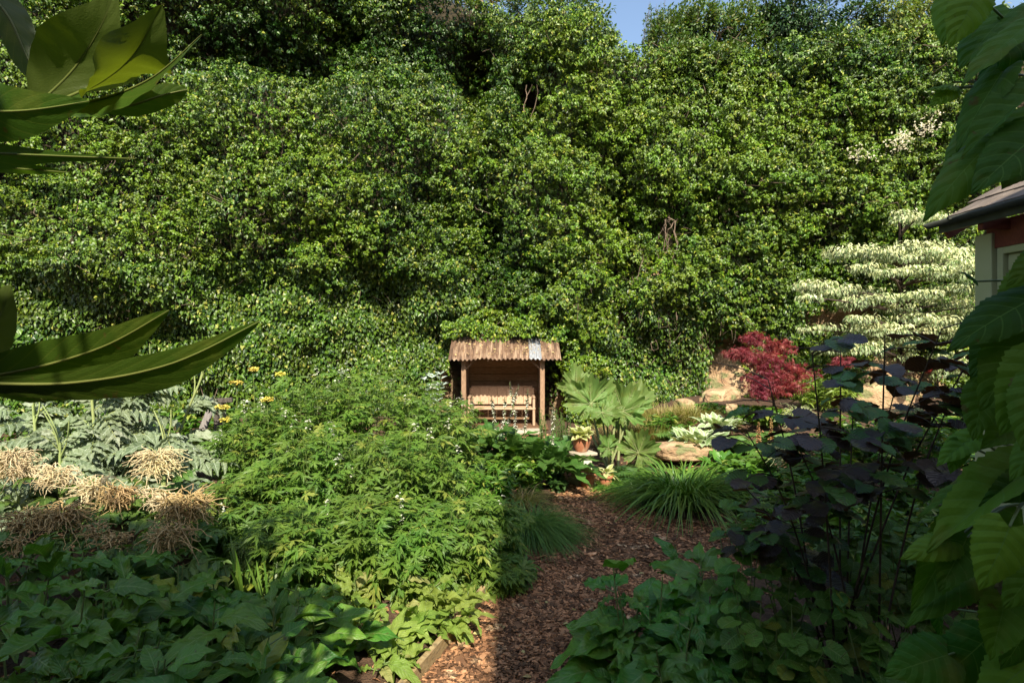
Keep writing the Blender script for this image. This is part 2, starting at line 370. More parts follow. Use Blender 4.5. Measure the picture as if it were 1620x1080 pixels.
# loose bark chips, thick little slabs
def chips(n,y0,y1,mn,mx,wide=0):
    y=rng.uniform(y0,y1,n);a=xl(y)-wide;b=xr(y)+wide;x=rng.uniform(0,1,n)*(b-a)+a
    z=ground(x,y)+.014+rng.uniform(0,.018,n)
    l=rng.uniform(mn,mx,n)*(1+.8*(rng.random(n)<.1));wd=l*rng.uniform(.25,.6,n);th=rng.uniform(.003,.009,n)
    az=rng.uniform(0,6.283,n);t=np.stack([np.cos(az),np.sin(az),rng.normal(0,.22,n)],-1);nn=np.stack([rng.normal(0,.25,n),rng.normal(0,.25,n),np.ones(n)],-1)
    yv=nz(t);xv=nz(np.cross(yv,nn));zv=np.cross(xv,yv)
    U=np.array([[-1,-1,-1],[1,-1,-1],[1,1,-1],[-1,1,-1],[-1,-1,1],[1,-1,1],[1,1,1],[-1,1,1]])*.5
    J=U[None]*(1+rng.uniform(-.35,.25,(n,8,1)));J=J*np.stack([wd,l,th],-1)[:,None]
    W=np.stack([x,y,z],-1)[:,None]+J[...,0:1]*xv[:,None]+J[...,1:2]*yv[:,None]+J[...,2:3]*zv[:,None]
    L=np.zeros((n,8,3));L[...,2]=rng.uniform(0,1,n)[:,None]**1.6
    return W.reshape(-1,3),(np.arange(n)[:,None,None]*8+BOXF[None]).reshape(-1,4),L.reshape(-1,3)
mb=MB();mb.add(*chips(15000,3.2,5.6,.015,.05),smooth=False);mb.add(*chips(15000,5.2,8.0,.02,.055),smooth=False);mb.add(*chips(4500,7.6,12.6,.025,.06,.1),smooth=False)
tag(mb.build('bark_chips',M['chip']),'loose reddish brown bark chips covering the garden path','bark chips',kind='stuff')
mb=MB();n=170;y=rng.uniform(3.4,9,n);x=rng.uniform(0,1,n)*(np.minimum(xr(y),3)-xl(y))+xl(y);T_f=grid_leaf([(0,.05),(.4,.3),(1,.03)],4,1,.4,.3)
M['pathleaf']=leafmat('fallen_path_leaf',(.34,.24,.09),(.20,.13,.06),(.42,.36,.14),.7,trans=0,rough=.8)
inst(mb,T_f,np.stack([x,y,ground(x,y)+.035],-1),rnds(n)*[1,1,.15],np.array([0,0,1.])+rnds(n,.35),rng.uniform(.03,.075,n))
tag(mb.build('fallen_leaves',M['pathleaf']),'withered yellow and brown leaves dropped on the bark path','fallen leaves',kind='stuff')
# dead leaves and crumbs in the beds
mb=MB();T_dry=grid_leaf([(0,.05),(.4,.28),(1,.03)],3,1,.5,.3)
n=6000;x=rng.uniform(-4,6,n);y=rng.uniform(2.6,12,n);ok=(x<xl(y)-.05)|(x>xr(y)+.05);x=x[ok];y=y[ok];n=len(x)
inst(mb,T_dry,np.stack([x,y,ground(x,y)+.012],-1),rnds(n)*np.array([1,1,.2]),np.array([0,0,1.])+rnds(n,.4),rng.uniform(.03,.08,n))
tag(mb.build('leaf_litter',M['chip']),'dry brown leaf litter lying on the soil between the plants','leaf litter',kind='stuff')

# ------------------------------------------------------------------ the quarry wall and its ivy
def wbase(x,z):
    return 14.75-.36*np.logaddexp(0,(-x-1.5)*1.2)/1.2-.10*np.logaddexp(0,(x-5.5))+.05*(z-2.3)
def w2(px,py):
    Y=14.0
    for _ in range(6):
        x=(px-810)/F*Y;z=EYE-(py-540)/F*Y;Y=float(wbase(x,z))-.5
    return x,z,Y
BUL=[(560,310,170,130,.55),(885,300,90,190,.65),(870,450,90,60,.45),(120,330,160,120,.5),(430,120,80,70,.35),(300,200,100,60,.4),(1060,230,110,90,.45),(1200,300,110,110,.35),
 (640,200,110,80,.4),(1130,440,110,70,.3),(600,60,80,60,.4),(900,60,80,60,.5),(1250,130,120,70,.4),(1400,220,100,120,.3),(820,240,60,80,.35),(690,420,50,60,.35),(230,420,110,60,.3),
 # recesses
 (748,110,26,90,-1.9),(842,165,22,50,-1.5),(775,370,30,100,-1.2),(640,70,120,50,-.7),(500,70,90,60,-.8),(380,60,60,40,-.6),(1300,110,100,40,-.5),(520,452,170,28,-.22),(300,60,110,30,-.8),(470,100,60,45,-.9),(520,20,40,35,-.9),(560,570,190,90,-.35),(990,350,24,170,-.9),(1052,380,26,50,-.7),
 (1060,560,80,80,-.3),(1240,60,90,30,-.6),(1060,190,40,25,-.5),(1130,320,30,60,-.4),(1290,350,30,90,-.4),(700,90,60,30,-.6),(110,90,60,50,-.5),(255,330,30,60,-.4),(430,330,25,90,-.35)]
BU=[(*w2(a,b),c,d,e) for a,b,c,d,e in BUL]
DK=[(*w2(a,b),c,d,e) for a,b,c,d,e in [(480,90,150,80,.45),(690,80,120,90,.5),(345,30,100,60,.35),(790,390,60,80,.5),(560,455,170,30,.2),(1310,90,120,55,.4),(130,40,120,50,.2),(650,330,60,120,.15),(1130,300,200,200,-.12),(120,430,160,90,-.22),(900,250,70,120,-.05)]]  # places where shade of the wall recesses is painted into the ivy colour
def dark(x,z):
    """how much recess shade is painted into the leaf colour; negative brightens"""
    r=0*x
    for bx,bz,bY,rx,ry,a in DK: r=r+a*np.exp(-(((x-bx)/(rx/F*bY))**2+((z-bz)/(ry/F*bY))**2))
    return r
def bulge(x,z):
    x=np.asarray(x,float);z=np.asarray(z,float);b=.45*N1(x*.5+3,z*.55)+.42*N2(x*.95+z*.3,z*1.25)+.18*N3(x*2.1,z*2.5)
    for bx,bz,bY,rx,ry,a in BU:
        sx=rx/F*bY;sz=ry/F*bY;b=b+1.25*a*np.exp(-(((x-bx)/sx)**2+((z-bz)/sz)**2)*1.1)
    # open alcove for the bench shelter
    al=np.exp(-((np.maximum(np.abs(x+.15)-1.25,0)/.3)**2))*np.exp(-(np.maximum(z-2.35,0)/.25)**2)
    return b*(1-al)-.35*al
def wallY(x,z): return wbase(x,z)-.45-bulge(x,z)
ZT=lambda x: np.interp(x,[-14,-4,-1,1.2,2.6,3.6,6,9,14],[12.4,12.2,11.2,10.8,10.0,9.9,10.0,10.2,10.5])
xs=np.arange(-16,16,.2);K=70;tz=np.linspace(0,1,K)
X=np.repeat(xs[None],K+4,0);Z=np.zeros((K+4,len(xs)));Y=np.zeros_like(Z)
for k in range(K):
    Z[k]=-.3+tz[k]*(ZT(xs)-.1+.3);Y[k]=wbase(xs,Z[k])+.25-1.0*np.minimum(0,bulge(xs,Z[k]))-.12*N2(xs*1.1,Z[k]*1.6)-.07*N3(xs*3,Z[k]*4)-.04*N1(xs*7,Z[k]*9)
for k,(dz,dy) in enumerate([(.1,.5),(.2,2),(.3,8),(.0,60)]):
    Z[K+k]=ZT(xs)+dz;Y[K+k]=wbase(xs,ZT(xs))+dy
def pxof(x,y,z): return 810+x/y*F,540-(z-EYE)/y*F
def bare(px,py):
    """how bare the wall is at a place (0 covered, 1 bare rock)"""
    b=np.zeros_like(px)
    for cx,cy,rx,ry,a in [(1160,595,42,62,1.3),(1335,505,65,26,1.2),(1405,585,40,35,1.1),(702,618,13,38,1.0),(887,642,16,22,.9),(748,95,16,60,.75),(842,165,12,30,.8),(1052,378,13,30,.9),(1030,430,16,22,.5),(1085,590,50,45,.35),(985,505,12,26,.55),(1450,620,60,40,1.0)]:
        b=np.maximum(b,a*np.exp(-(((px-cx)/rx)**2+((py-cy)/ry)**2)**2))
    return b
T_ivyA=[grid_leaf([(0,.12),(.3,.36),(.6,.28),(1,.02)],3,1,.35,d) for d in (.15,.4)]
T_ivyB=[grid_leaf([(0,.30),(.22,.50),(.42,.30),(1,.02)],3,1,.3,d,heart=.15) for d in (.1,.3)]
m=len(xs);i=np.arange(K+3)[:,None];j=np.arange(m-1)[None]
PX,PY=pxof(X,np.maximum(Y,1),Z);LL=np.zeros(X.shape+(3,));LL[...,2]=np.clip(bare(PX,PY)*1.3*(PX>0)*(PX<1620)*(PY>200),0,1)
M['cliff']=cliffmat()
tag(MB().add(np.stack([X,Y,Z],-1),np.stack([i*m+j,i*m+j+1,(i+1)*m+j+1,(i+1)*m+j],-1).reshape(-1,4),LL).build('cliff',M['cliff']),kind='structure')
def ivy():
    mb=MB();mt=MB()
    # adult shoots in overlapping cushions
    n=3900;x=rng.uniform(-12.5,12.5,n);z=rng.uniform(.3,12.6,n);ok=z<ZT(x)+.1*N1(x*2,z);x=x[ok];z=z[ok]
    Yp=wallY(x,z);px,py=pxof(x,Yp,z)
    low=sm(py,420,480)*(px<745)+sm(py,470,520)*(px>960)*(px<1150)
    keep=(rng.random(len(x))>low*1.2)&(bare(px,py)<rng.uniform(.2,.9,len(x)))&(px>-160)&(px<1760)
    alc=(np.abs(x+.15)<1.5)&(z<2.5);keep&=~alc
    x=x[keep];z=z[keep];Yp=Yp[keep];px=px[keep]
    r=rng.uniform(.2,.46,len(x))*np.clip(Yp/14,.75,1.1)
    # every cushion carries leafy shoots, every shoot ends in a drooping star of leaves
    cnt=(r*r*78+4).astype(int);ci=np.repeat(np.arange(len(x)),cnt);ns=len(ci)
    sd_=nz(rnds(ns)+np.array([0,-.8,.45]));c=np.stack([x,Yp+.16+rng.uniform(-.14,.1,len(x)),z],-1)[ci]
    sp_=c+sd_*(r[ci]*rng.uniform(.55,1.08,ns))[:,None]*np.array([1.15,1.2,.75])
    LP=11;idx=np.repeat(np.arange(ns),LP);n=len(idx);d=sd_[idx]
    q_=nz(rnds(n));q_=nz(q_-d*np.sum(q_*d,1)[:,None])
    hgt=rng.uniform(-.06,.05,n)[:,None];pos=sp_[idx]+d*hgt+q_*.012
    tip=nz(q_+d*.35+np.array([0,0,-.55])+rnds(n,.15));nrm=nz(d*.9+np.array([0,-.1,.8])-q_*.1+rnds(n,.22))
    idx=ci[idx]
    sz=rng.uniform(.046,.088,n)*np.clip(Yp[idx]/14,.8,1)
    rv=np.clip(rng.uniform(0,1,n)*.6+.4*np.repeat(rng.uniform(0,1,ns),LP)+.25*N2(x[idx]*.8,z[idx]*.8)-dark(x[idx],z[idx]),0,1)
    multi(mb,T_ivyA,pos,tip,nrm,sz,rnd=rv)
    # juvenile leaves lying on the wall and filling behind the cushions
    n=150000;x=rng.uniform(-12,12,n);z=rng.uniform(.2,12,n);Yp=wallY(x,z)+rng.uniform(.2,.62,n);px,py=pxof(x,Yp,z)
    keep=(bare(px,py)<rng.uniform(.25,.75,n))&(z<ZT(x))&(px>-150)&(px<1750)&~((np.abs(x+.15)<1.45)&(z<2.42)&(Yp<15))
    x=x[keep];z=z[keep];Yp=Yp[keep];px=px[keep];py=py[keep];n=len(x)
    pos=np.stack([x,Yp,z],-1)
    tip=nz(np.array([0,-.35,-1.])+rnds(n,.5));nrm=nz(np.array([.0,-1,.55])+rnds(n,.36))
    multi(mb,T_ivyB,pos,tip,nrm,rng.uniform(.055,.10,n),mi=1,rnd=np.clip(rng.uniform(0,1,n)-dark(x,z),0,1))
    # extra dense flat ivy, low down on the left and right of the shelter
    n=62000;px=rng.uniform(-80,1300,n);py=rng.uniform(410,700,n);Y0=np.full(n,14.)
    for _ in range(4):
        x=(px-810)/F*Y0;z=EYE-(py-540)/F*Y0;Y0=wallY(x,z)
    Yp=Y0+rng.uniform(-.12,.06,n)
    keep=(bare(px,py)<rng.uniform(.2,.7,n))&~((np.abs(x+.15)<1.42)&(z<2.42))&(z>.1)&((px<760)|((px>880)&(py>440)))&~((px>1130)&(py>535))
    x=x[keep];z=z[keep];Yp=Yp[keep];n=len(x)
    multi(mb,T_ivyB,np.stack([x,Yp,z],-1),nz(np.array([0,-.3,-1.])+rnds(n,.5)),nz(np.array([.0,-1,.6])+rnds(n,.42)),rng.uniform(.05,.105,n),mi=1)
    # ivy fringe hanging over the shelter roof
    n=3600;x=rng.uniform(-1.7,1.3,n);z=2.42+rng.uniform(0,.5,n)+.18*np.abs(x+.1)*0;Yp=14.25-rng.uniform(0,.55,n)*(z>2.5)
    fr=.16*np.sin(x*4.1)+.10*np.sin(x*11+1)-.10*np.exp(-((x-.85)/.3)**2);z=z-.12+fr*.6;Yp=Yp-.25*(fr>.05)
    multi(mb,T_ivyA,np.stack([x,Yp,z],-1),nz(np.array([0,-.4,-1.])+rnds(n,.4)),nz(np.array([0,-.8,.8])+rnds(n,.35)),rng.uniform(.05,.085,n))
    # twigs and old stems
    cs=[];rd=[]
    def stem(a,b,r,k=9,j=.06):
        p=curve([a,(np.array(a)+b)/2+rnds(1,.15)[0],b],k)+rnds(k,j)*.5;cs.append(p);rd.append(np.linspace(r,r*.5,k))
    for _ in range(12):
        px,py=rng.choice([842,1052,1052,1035,1060,1160,985]),0
        c0={748:(748,40,170),842:(842,130,195),1052:(1052,340,420),1035:(1035,400,450),1060:(1062,345,400),1160:(1160,520,600),985:(985,470,540)}[px]
        x,z,Y=w2(c0[0]+rng.normal(0,10),c0[1]);x2,z2,Y2=w2(c0[0]+rng.normal(-8,12),c0[2])
        stem([x,wbase(x,z)-.38,z],[x2,wbase(x2,z2)-.38,z2],rng.uniform(.006,.018))
    for _ in range(420):
        px,py=rng.uniform(20,1500),rng.uniform(20,620)
        if px<1000 and rng.random()<.4: px,py=rng.uniform(1000,1180),rng.uniform(470,640)
        x,z,Y=w2(px,py);y=float(wallY(x,z))-.02;a=np.array([x,y,z])
        if abs(x+.15)<1.5 and z<2.5: continue
        stem(a,a+np.array([rng.normal(0,.2),-.12,rng.normal(-.1,.2)]),rng.uniform(.003,.008),5,.03)
    for c,r in zip(cs,rd): tubes(mb,c,r,5,mi=2)
    return mb
o=ivy().build('ivy',[M['ivy'],M['ivy2'],M['twig']])
tag(o,'dense green ivy hanging in cushions over the tall sandstone wall','ivy',kind='stuff')

# ------------------------------------------------------------------ bench shelter
def planks(mb,x0,x1,z0,z1,y,th,n,vert=False,mi=0):
    for k in range(n):
        r=rng.random()
        if vert:
            a=x0+(x1-x0)*k/n;b=x0+(x1-x0)*(k+1)/n;box(mb,((a+b)/2,y+rng.uniform(-.003,.003),(z0+z1)/2),(b-a-.006,th,z1-z0),mi,rnd=r,bev=.004)
        else:
            a=z0+(z1-z0)*k/n;b=z0+(z1-z0)*(k+1)/n;box(mb,((x0+x1)/2,y+rng.uniform(-.003,.003),(a+b)/2),(x1-x0,th,b-a-.006),mi,rnd=r,bev=.004)
FZ=.30
S=Thing('bench_shelter',(-.17,13.8,FZ-.05),'small open timber shelter with a rusty corrugated iron roof against the ivy wall','shelter')
def rf(y): return 1.90+(y-13.02)*.52
mb=MB()
for x0,x1,mi,dz in ((-1.46,.42,0,0),(.40,.68,1,.012),(.655,1.13,0,.0)):
    n=int((x1-x0)/.0125);xx=np.linspace(x0,x1,n);yy=np.linspace(13.02,14.5,10);X,Y=np.meshgrid(xx,yy)
    Z=rf(Y)+.02*np.cos(X*2*math.pi/.098)+dz+.012*N1(X*2,Y*2)+.02*(1-np.minimum(1,(Y-13.02)*4))*N2(X*3,Y)
    Yw=Y+.015*N3(X*4,0*X)*(Y<13.1)
    i=np.arange(9)[:,None];j=np.arange(n-1)[None];q=np.stack([i*n+j,i*n+j+1,(i+1)*n+j+1,(i+1)*n+j],-1).reshape(-1,4)
    top=np.stack([X,Yw,Z],-1).reshape(-1,3);k=len(top)
    mb.add(np.concatenate([top,top-[0,0,.003]]),[q,q[:,::-1]+k,np.stack([np.arange(n-1),np.arange(n-1)+k,np.arange(1,n)+k,np.arange(1,n)],-1)],None,mi)
S.part('roof_sheet',mb,[M['rust'],M['zinc']])
for x in (-1.13,.71):
    mb=MB();zt=rf(13.35)-.15;box(mb,(x,13.33,(FZ+zt)/2),(.11,.11,zt-FZ),rnd=rng.random(),bev=.012)
    S.part('post',mb,M['wood'])
for x in (-1.13,.71):
    mb=MB();box(mb,(x,14.33,(FZ+2.2)/2),(.11,.1,2.2-FZ),bev=.01);S.part('rear_post',mb,M['wood'])
mb=MB();box(mb,(-.2,13.32,rf(13.32)-.085),(2.25,.09,.12),bev=.01,rnd=.5);S.part('eaves_beam',mb,M['wood'])
mb=MB()
for x in (-1.2,-.55,.1,.75):
    box(mb,(x,13.75,rf(13.75)-.075),(.05,1.45,.07),rot=rotx(math.atan(.52)),bev=.004,rnd=rng.random())
S.part('rafters',mb,M['wood'])
mb=MB();planks(mb,-1.07,.65,FZ,2.32,14.40,.022,12);S.part('back_wall',mb,M['woodh'])
for x in (-1.13,.71):
    mb=MB()
    for k in range(5):box(mb,(x+(.008 if k%2 else 0),13.45+k*.18,1.25),(.018,.172,1.75),rnd=rng.random(),bev=.003)
    S.part('side_wall',mb,M['wood'])
for x,s in ((.71,-1),(-1.13,1)):
    mb=MB();box(mb,(x+s*.18,13.33,rf(13.33)-.285),(.045,.05,.44),rot=roty(s*R(50)),bev=.004);S.part('brace',mb,M['wood'])
mb=MB();box(mb,(-.2,13.8,FZ-.03),(2.1,1.15,.06),bev=.01);S.part('floor',mb,M['path'])
mb=MB();Td=grid_leaf([(0,.1),(.5,.3),(1,.03)],2,1,.3,.2)
n=260;x=rng.uniform(-1.4,1.1,n);y=rng.uniform(13.15,14.3,n);inst(mb,Td,np.stack([x,y,rf(y)+.022],-1),rnds(n)*[1,1,.1]+[0,0,.0],[0,-.4,1]+rnds(n,.2),rng.uniform(.03,.06,n))
M['fallen']=leafmat('fallen_leaf',(.5,.34,.14),(.62,.46,.2),trans=0,rough=.8)
tag(mb.build('fallen_leaves',M['fallen']),'yellow fallen leaves scattered on the rusty shelter roof','fallen leaves',kind='stuff')

B=Thing('garden_bench',(-.3,13.85,FZ),'brown timber settle with a tall plank backrest inside the shelter','bench')
mb=MB();planks(mb,-1.0,.5,.74,1.15,0,.025,7,True)
rt=rotx(R(-9))
for k in range(len(mb.V)): mb.V[k]=(mb.V[k]-[0,0,.74])@rt.T+[0,14.0,.76]
B.part('backrest',mb,M['bench'])
mb=MB();box(mb,(-.25,14.08,1.18),(1.52,.05,.05),bev=.01);B.part('top_rail',mb,M['bench'])
mb=MB();box(mb,(-.25,13.74,.70),(1.62,.50,.04),bev=.01,rnd=.7);B.part('seat',mb,M['bench'])
for x in (-1.02,.52):
    for y,h in ((13.53,.95),(14.06,1.16)):
        mb=MB();box(mb,(x,y,(FZ+h)/2),(.06,.06,h-FZ),bev=.01,rnd=rng.random());B.part('leg',mb,M['bench'])
    mb=MB();box(mb,(x,13.78,.97),(.07,.60,.035),bev=.01);B.part('armrest',mb,M['bench'])

mb=MB();box(mb,(-.05,12.98,.16),(1.5,.42,.27),bev=.03);o=mb.build('stone_step',M['stone']);tag(o,'pale stone step in front of the timber bench shelter','step')
# ------------------------------------------------------------------ pedestal, pots
mat_soilpot=M['soil']
pc=P(920,715,9.2);gx,gy=pc[0],9.2;g0=float(ground(gx,gy))
T_=Thing('pedestal',(gx,gy,g0),'square painted stone pedestal carrying the terracotta pot of hosta','pedestal')
rz=rotz(R(24))
def boxr(mb,c,s,**k): return box(mb,np.array([gx,gy,0])+rz@np.array(c),s,rot=rz,**k)
mb=MB();boxr(mb,(0,0,g0+.05),(.34,.34,.10),bev=.015);T_.part('base',mb,M['stone'])
mb=MB();boxr(mb,(0,0,g0+.27),(.25,.25,.36),bev=.01);T_.part('shaft',mb,M['white'])
mb=MB();boxr(mb,(0,0,g0+.465),(.30,.30,.03),bev=.008);boxr(mb,(0,0,g0+.505),(.38,.38,.05),bev=.012);T_.part('cap',mb,M['stone'])
ztop=g0+.53
def pot(c,r,h,label,belly=False,name='flower_pot',tilt=0):
    t=Thing(name,c,label,'plant pot')
    if belly: pr=[(.0,.005),(r*.55,.0),(r*.62,.02),(r*.86,h*.35),(r*.99,h*.68),(r*1.0,h*.84)]
    else: pr=[(.0,.005),(r*.66,0),(r*.70,.01),(r*.9,h*.80)]
    mb=MB();lathe(mb,c,pr+[(r*.88,h*.86),(r*.86,h*.7),(r*.1,h*.68)]);t.part('body',mb,M['terra'])
    mb=MB();z0=h*.80;lathe(mb,c,[(r*.9,z0-.004),(r*1.07,z0),(r*1.10,z0+.012),(r*1.09,h*.97),(r*1.04,h),(r*.95,h),(r*.92,h*.92)]);t.part('rim',mb,M['terra'])
    mb=MB();lathe(mb,c,[(r*.95,h*.86),(r*.5,h*.88),(.001,h*.89)]);t.part('soil',mb,M['soil'])
    return t
pot((gx,gy,ztop),.150,.245,'round bellied terracotta pot standing on top of the pedestal',True)
p2=(gx+.06,8.95);p3=(gx+.36,9.0)
pot((p2[0],p2[1],float(ground(*p2))),.135,.25,'terracotta pot at the foot of the pedestal, left of the other floor pot')
pot((p3[0],p3[1],float(ground(*p3))),.115,.21,'smaller terracotta pot on the ground at the right of the pedestal foot')

# ------------------------------------------------------------------ rocks
def rock(c,s,seed,label,name='boulder'):
    import bmesh
    bm=bmesh.new();bmesh.ops.create_icosphere(bm,subdivisions=4,radius=1)
    nn=Noise(seed)
    for v in bm.verts:
        p=np.array(v.co);q=np.sign(p)*np.abs(p)**.55
        k=1+.22*nn(p[0]*2.1+p[2],p[1]*2.1)+.05*nn(p[2]*7,p[0]*1.2)+.07*nn(p[0]*4,p[2]*4+p[1]*3)+.03*nn(p[1]*9,p[2]*9)
        v.co=Vector(q*k*np.array(s))
    me=bpy.data.meshes.new(name);bm.to_mesh(me);bm.free()
    for p_ in me.polygons:p_.use_smooth=True
    o=bpy.data.objects.new(name,me);C.collection.objects.link(o);o.location=c;o.rotation_euler=(0,0,seed);me.materials.append(M['rock']);tag(o,label,'boulder');return o
def gp(x,y,dz=0): return (x,y,float(ground(x,y))+dz)
c=P(1090,725,9.5);rock((c[0],9.7,.42),(.55,.3,.15),3,'flat sandstone boulder behind the arching daylily clump')
c=P(1165,612,12.9);rock((c[0]-.05,13.75,.85),(.75,.3,.30),4,'large pale sandstone outcrop left of the red maple')
c=P(1035,640,12.6);rock((c[0]+.75,12.9,.85),(.22,.2,.14),5,'small reddish stone at the foot of the ivy behind the golden grass')
c=P(1410,650,12.0);rock((c[0],12.4,1.0),(.6,.4,.35),6,'sandstone lump under the white variegated dogwood')
c=P(1158,638,10.6);rock((c[0],10.6,1.05),(.10,.09,.09),7,'small round pale stone among green leaves below the outcrop')

# ------------------------------------------------------------------ timber edging and posts
mb=MB();pts=[P(640,1110,3.62),P(665,1068,3.86),P(715,1010,4.4),P(768,948,5.05)]
ex=[(-.72,3.55),(-.62,3.83),(-.42,4.45),(-.22,5.1),(-.02,5.75)]
t_=Thing('edging_board',(-.4,4.4,0),'weathered timber edging board along the left side of the bark path','garden edging')
for k,(a,b) in enumerate([((-.80,3.3),(-.47,4.28)),((-.47,4.29),(-.19,5.2))]):
    a=np.array(a);b=np.array(b);L_=np.linalg.norm(b-a);an=math.atan2(b[1]-a[1],b[0]-a[0]);m_=(a+b)/2
    mb=MB();box(mb,(m_[0]-.02,m_[1],.055+.004*k),(L_,.045,.15),rot=rotz(an),rnd=.3+.4*k,bev=.006);t_.part('board',mb,M['board'])
for x,y in ((-.50,4.36),(-.24,5.14),(-.74,3.6)):
    mb=MB();box(mb,(x-.065,y+.02,.02),(.05,.05,.2),rot=rotz(1.2),bev=.006,rnd=.1);t_.part('peg',mb,M['board'])
q_=P(343,690,8.2)
mb=MB();M['darkwood']=solid('dark_weathered_wood',(.05,.04,.033),(.12,.10,.085),8,.8,.4,50,(8,8,1));M['greywood']=solid('grey_weathered_wood',(.2,.18,.17),(.32,.29,.27),8,.8,.3,50,(8,8,1))
t_=Thing('timber_post',(q_[0],8.2,.4),'dark old timber post with a grey slanting plank among the silver cardoons','post')
box(mb,(q_[0]+.02,8.25,.85),(.13,.12,1.25),bev=.01);t_.part('post',mb,M['darkwood'])
mb=MB();box(mb,(q_[0]-.12,8.15,1.18),(.10,.04,.42),rot=roty(R(22)),bev=.006);t_.part('plank',mb,M['greywood'])
mb=MB();box(mb,(q_[0]-.05,8.2,1.44),(.55,.05,.07),rot=roty(R(-4)),bev=.006);t_.part('rail',mb,M['darkwood'])
M['redpaint']=solid('red_glaze',(.16,.02,.015),(.22,.03,.02),5,.35,0)
c=P(1468,586,11.2)
t_=Thing('glazed_pot',(c[0],11.2,c[2]-.25),'small red glazed pot beyond the purple hazel leaves','plant pot')
mb=MB();lathe(mb,(c[0],11.2,c[2]-.22),[(.0,.17),(.05,.17),(.09,.24),(.10,.34),(.09,.34),(.07,.24),(0,.23)]);t_.part('body',mb,M['redpaint'])
mb=MB();lathe(mb,(c[0],11.2,c[2]-.22),[(.10,.335),(.11,.345),(.11,.37),(.09,.37),(.085,.34)]);t_.part('rim',mb,M['redpaint'])

# ------------------------------------------------------------------ summerhouse on the right
M['tile']=solid('brown_roof_tiles',(.16,.125,.10),(.25,.20,.165),9,.85,.4,50,rndv=.5)
M['gutter']=solid('dark_gutter',(.05,.055,.045),(.08,.085,.07),6,.45,.1)
M['fascia']=solid('red_brown_boards',(.16,.04,.025),(.24,.07,.04),7,.7,.3,50,(1,10,8))
M['cream']=solid('cream_paint',(.42,.43,.22),(.48,.48,.27),3,.6,.1)
m,t,out=newmat('window_glass');g=nd(t,'ShaderNodeBsdfGlossy');g.inputs['Roughness'].default_value=.02;g.inputs[0].default_value=(.9,.95,.92,1);tr=nd(t,'ShaderNodeBsdfTransparent');ms=nd(t,'ShaderNodeMixShader');ms.inputs[0].default_value=.45
t.links.new(tr.outputs[0],ms.inputs[1]);t.links.new(g.outputs[0],ms.inputs[2]);t.links.new(ms.outputs[0],out.inputs[0]);M['glass']=m
ZE=3.35;XE=3.95;YE=5.3;sl=math.tan(R(30));Y0=-1.6
H=Thing('summerhouse',(5.6,2,0),'cream summerhouse corner with brown tiled roof and dark gutter at the right edge','summerhouse')
mb=MB()
for k in range(11):           # courses of tiles
    x0=XE+.02+k*.27;x1=x0+.30;z0=ZE+.05+(x0-XE)*sl
    n=int((YE-Y0)/.2)
    for i in range(n):
        y=Y0+(i+.5+(k%2)*.5)*.2
        if y>YE-.05 and k%2==1: y=YE-.06
        box(mb,((x0+x1)/2,y+rng.uniform(-.003,.003),z0+.15*sl+.012+rng.uniform(-.003,.003)),(.335,.196,.012),rot=roty(-math.atan(sl)+R(2.2)),rnd=rng.random())
H.part('roof_tiles',mb,M['tile'])
mb=MB();box(mb,(XE+1.5,(YE+Y0)/2,ZE-.005+1.5*sl),(3.2,YE-Y0-.06,.05),rot=roty(-math.atan(sl)));H.part('roof_deck',mb,M['fascia'])
mb=MB();th=np.linspace(math.pi,2*math.pi,9);pr=np.stack([np.cos(th)*.045,np.sin(th)*.045],-1);pr=np.concatenate([pr,pr[::-1]*.9])
ys_=np.array([Y0,YE+.03]);V=np.array([[XE-.05+p[0],y,ZE+.045+p[1]] for y in ys_ for p in pr]);k=len(pr)
mb.add(V,[np.array([[i,(i+1)%k,(i+1)%k+k,i+k] for i in range(k)]),np.array([list(range(k))]),np.array([list(range(k,2*k))[::-1]])])
for y in np.arange(Y0+.3,YE,.9): box(mb,(XE-.05,y,ZE+.03),(.14,.025,.018))
H.part('gutter',mb,M['gutter'])
mb=MB();box(mb,(XE+.02,(YE+Y0)/2,ZE-.005),(.025,YE-Y0-.04,.09),bev=.003);H.part('fascia_board',mb,M['gutter'])
for y in np.arange(Y0+.25,YE,.62):
    mb=MB();box(mb,(XE+.26,y,ZE-.05),(.44,.06,.10),bev=.005);H.part('rafter_end',mb,M['fascia'])
mb=MB();box(mb,(XE+.285,(YE+Y0)/2-.08,ZE-.115),(.02,YE-Y0-.3,.24),bev=.003);box(mb,(XE+.30,YE-.02,ZE+.11),(.55,.03,.16),rot=roty(-math.atan(sl)));H.part('eaves_board',mb,M['fascia'])
XW=4.28;YC=5.16
mb=MB();box(mb,(XW,YC-.09,1.7),(.17,.18,3.1),bev=.006);H.part('corner_post',mb,M['cream'])
mb=MB();box(mb,(XW+.03,1.6,.75),(.10,6.9,1.3));box(mb,(XW+.03,YC-.3,3.15),(.08,.22,.12));H.part('lower_wall',mb,M['cream'])
mb=MB();box(mb,(XW+1.2,YC-.02,1.6),(2.2,.06,3.2));H.part('gable_wall',mb,M['cream'])
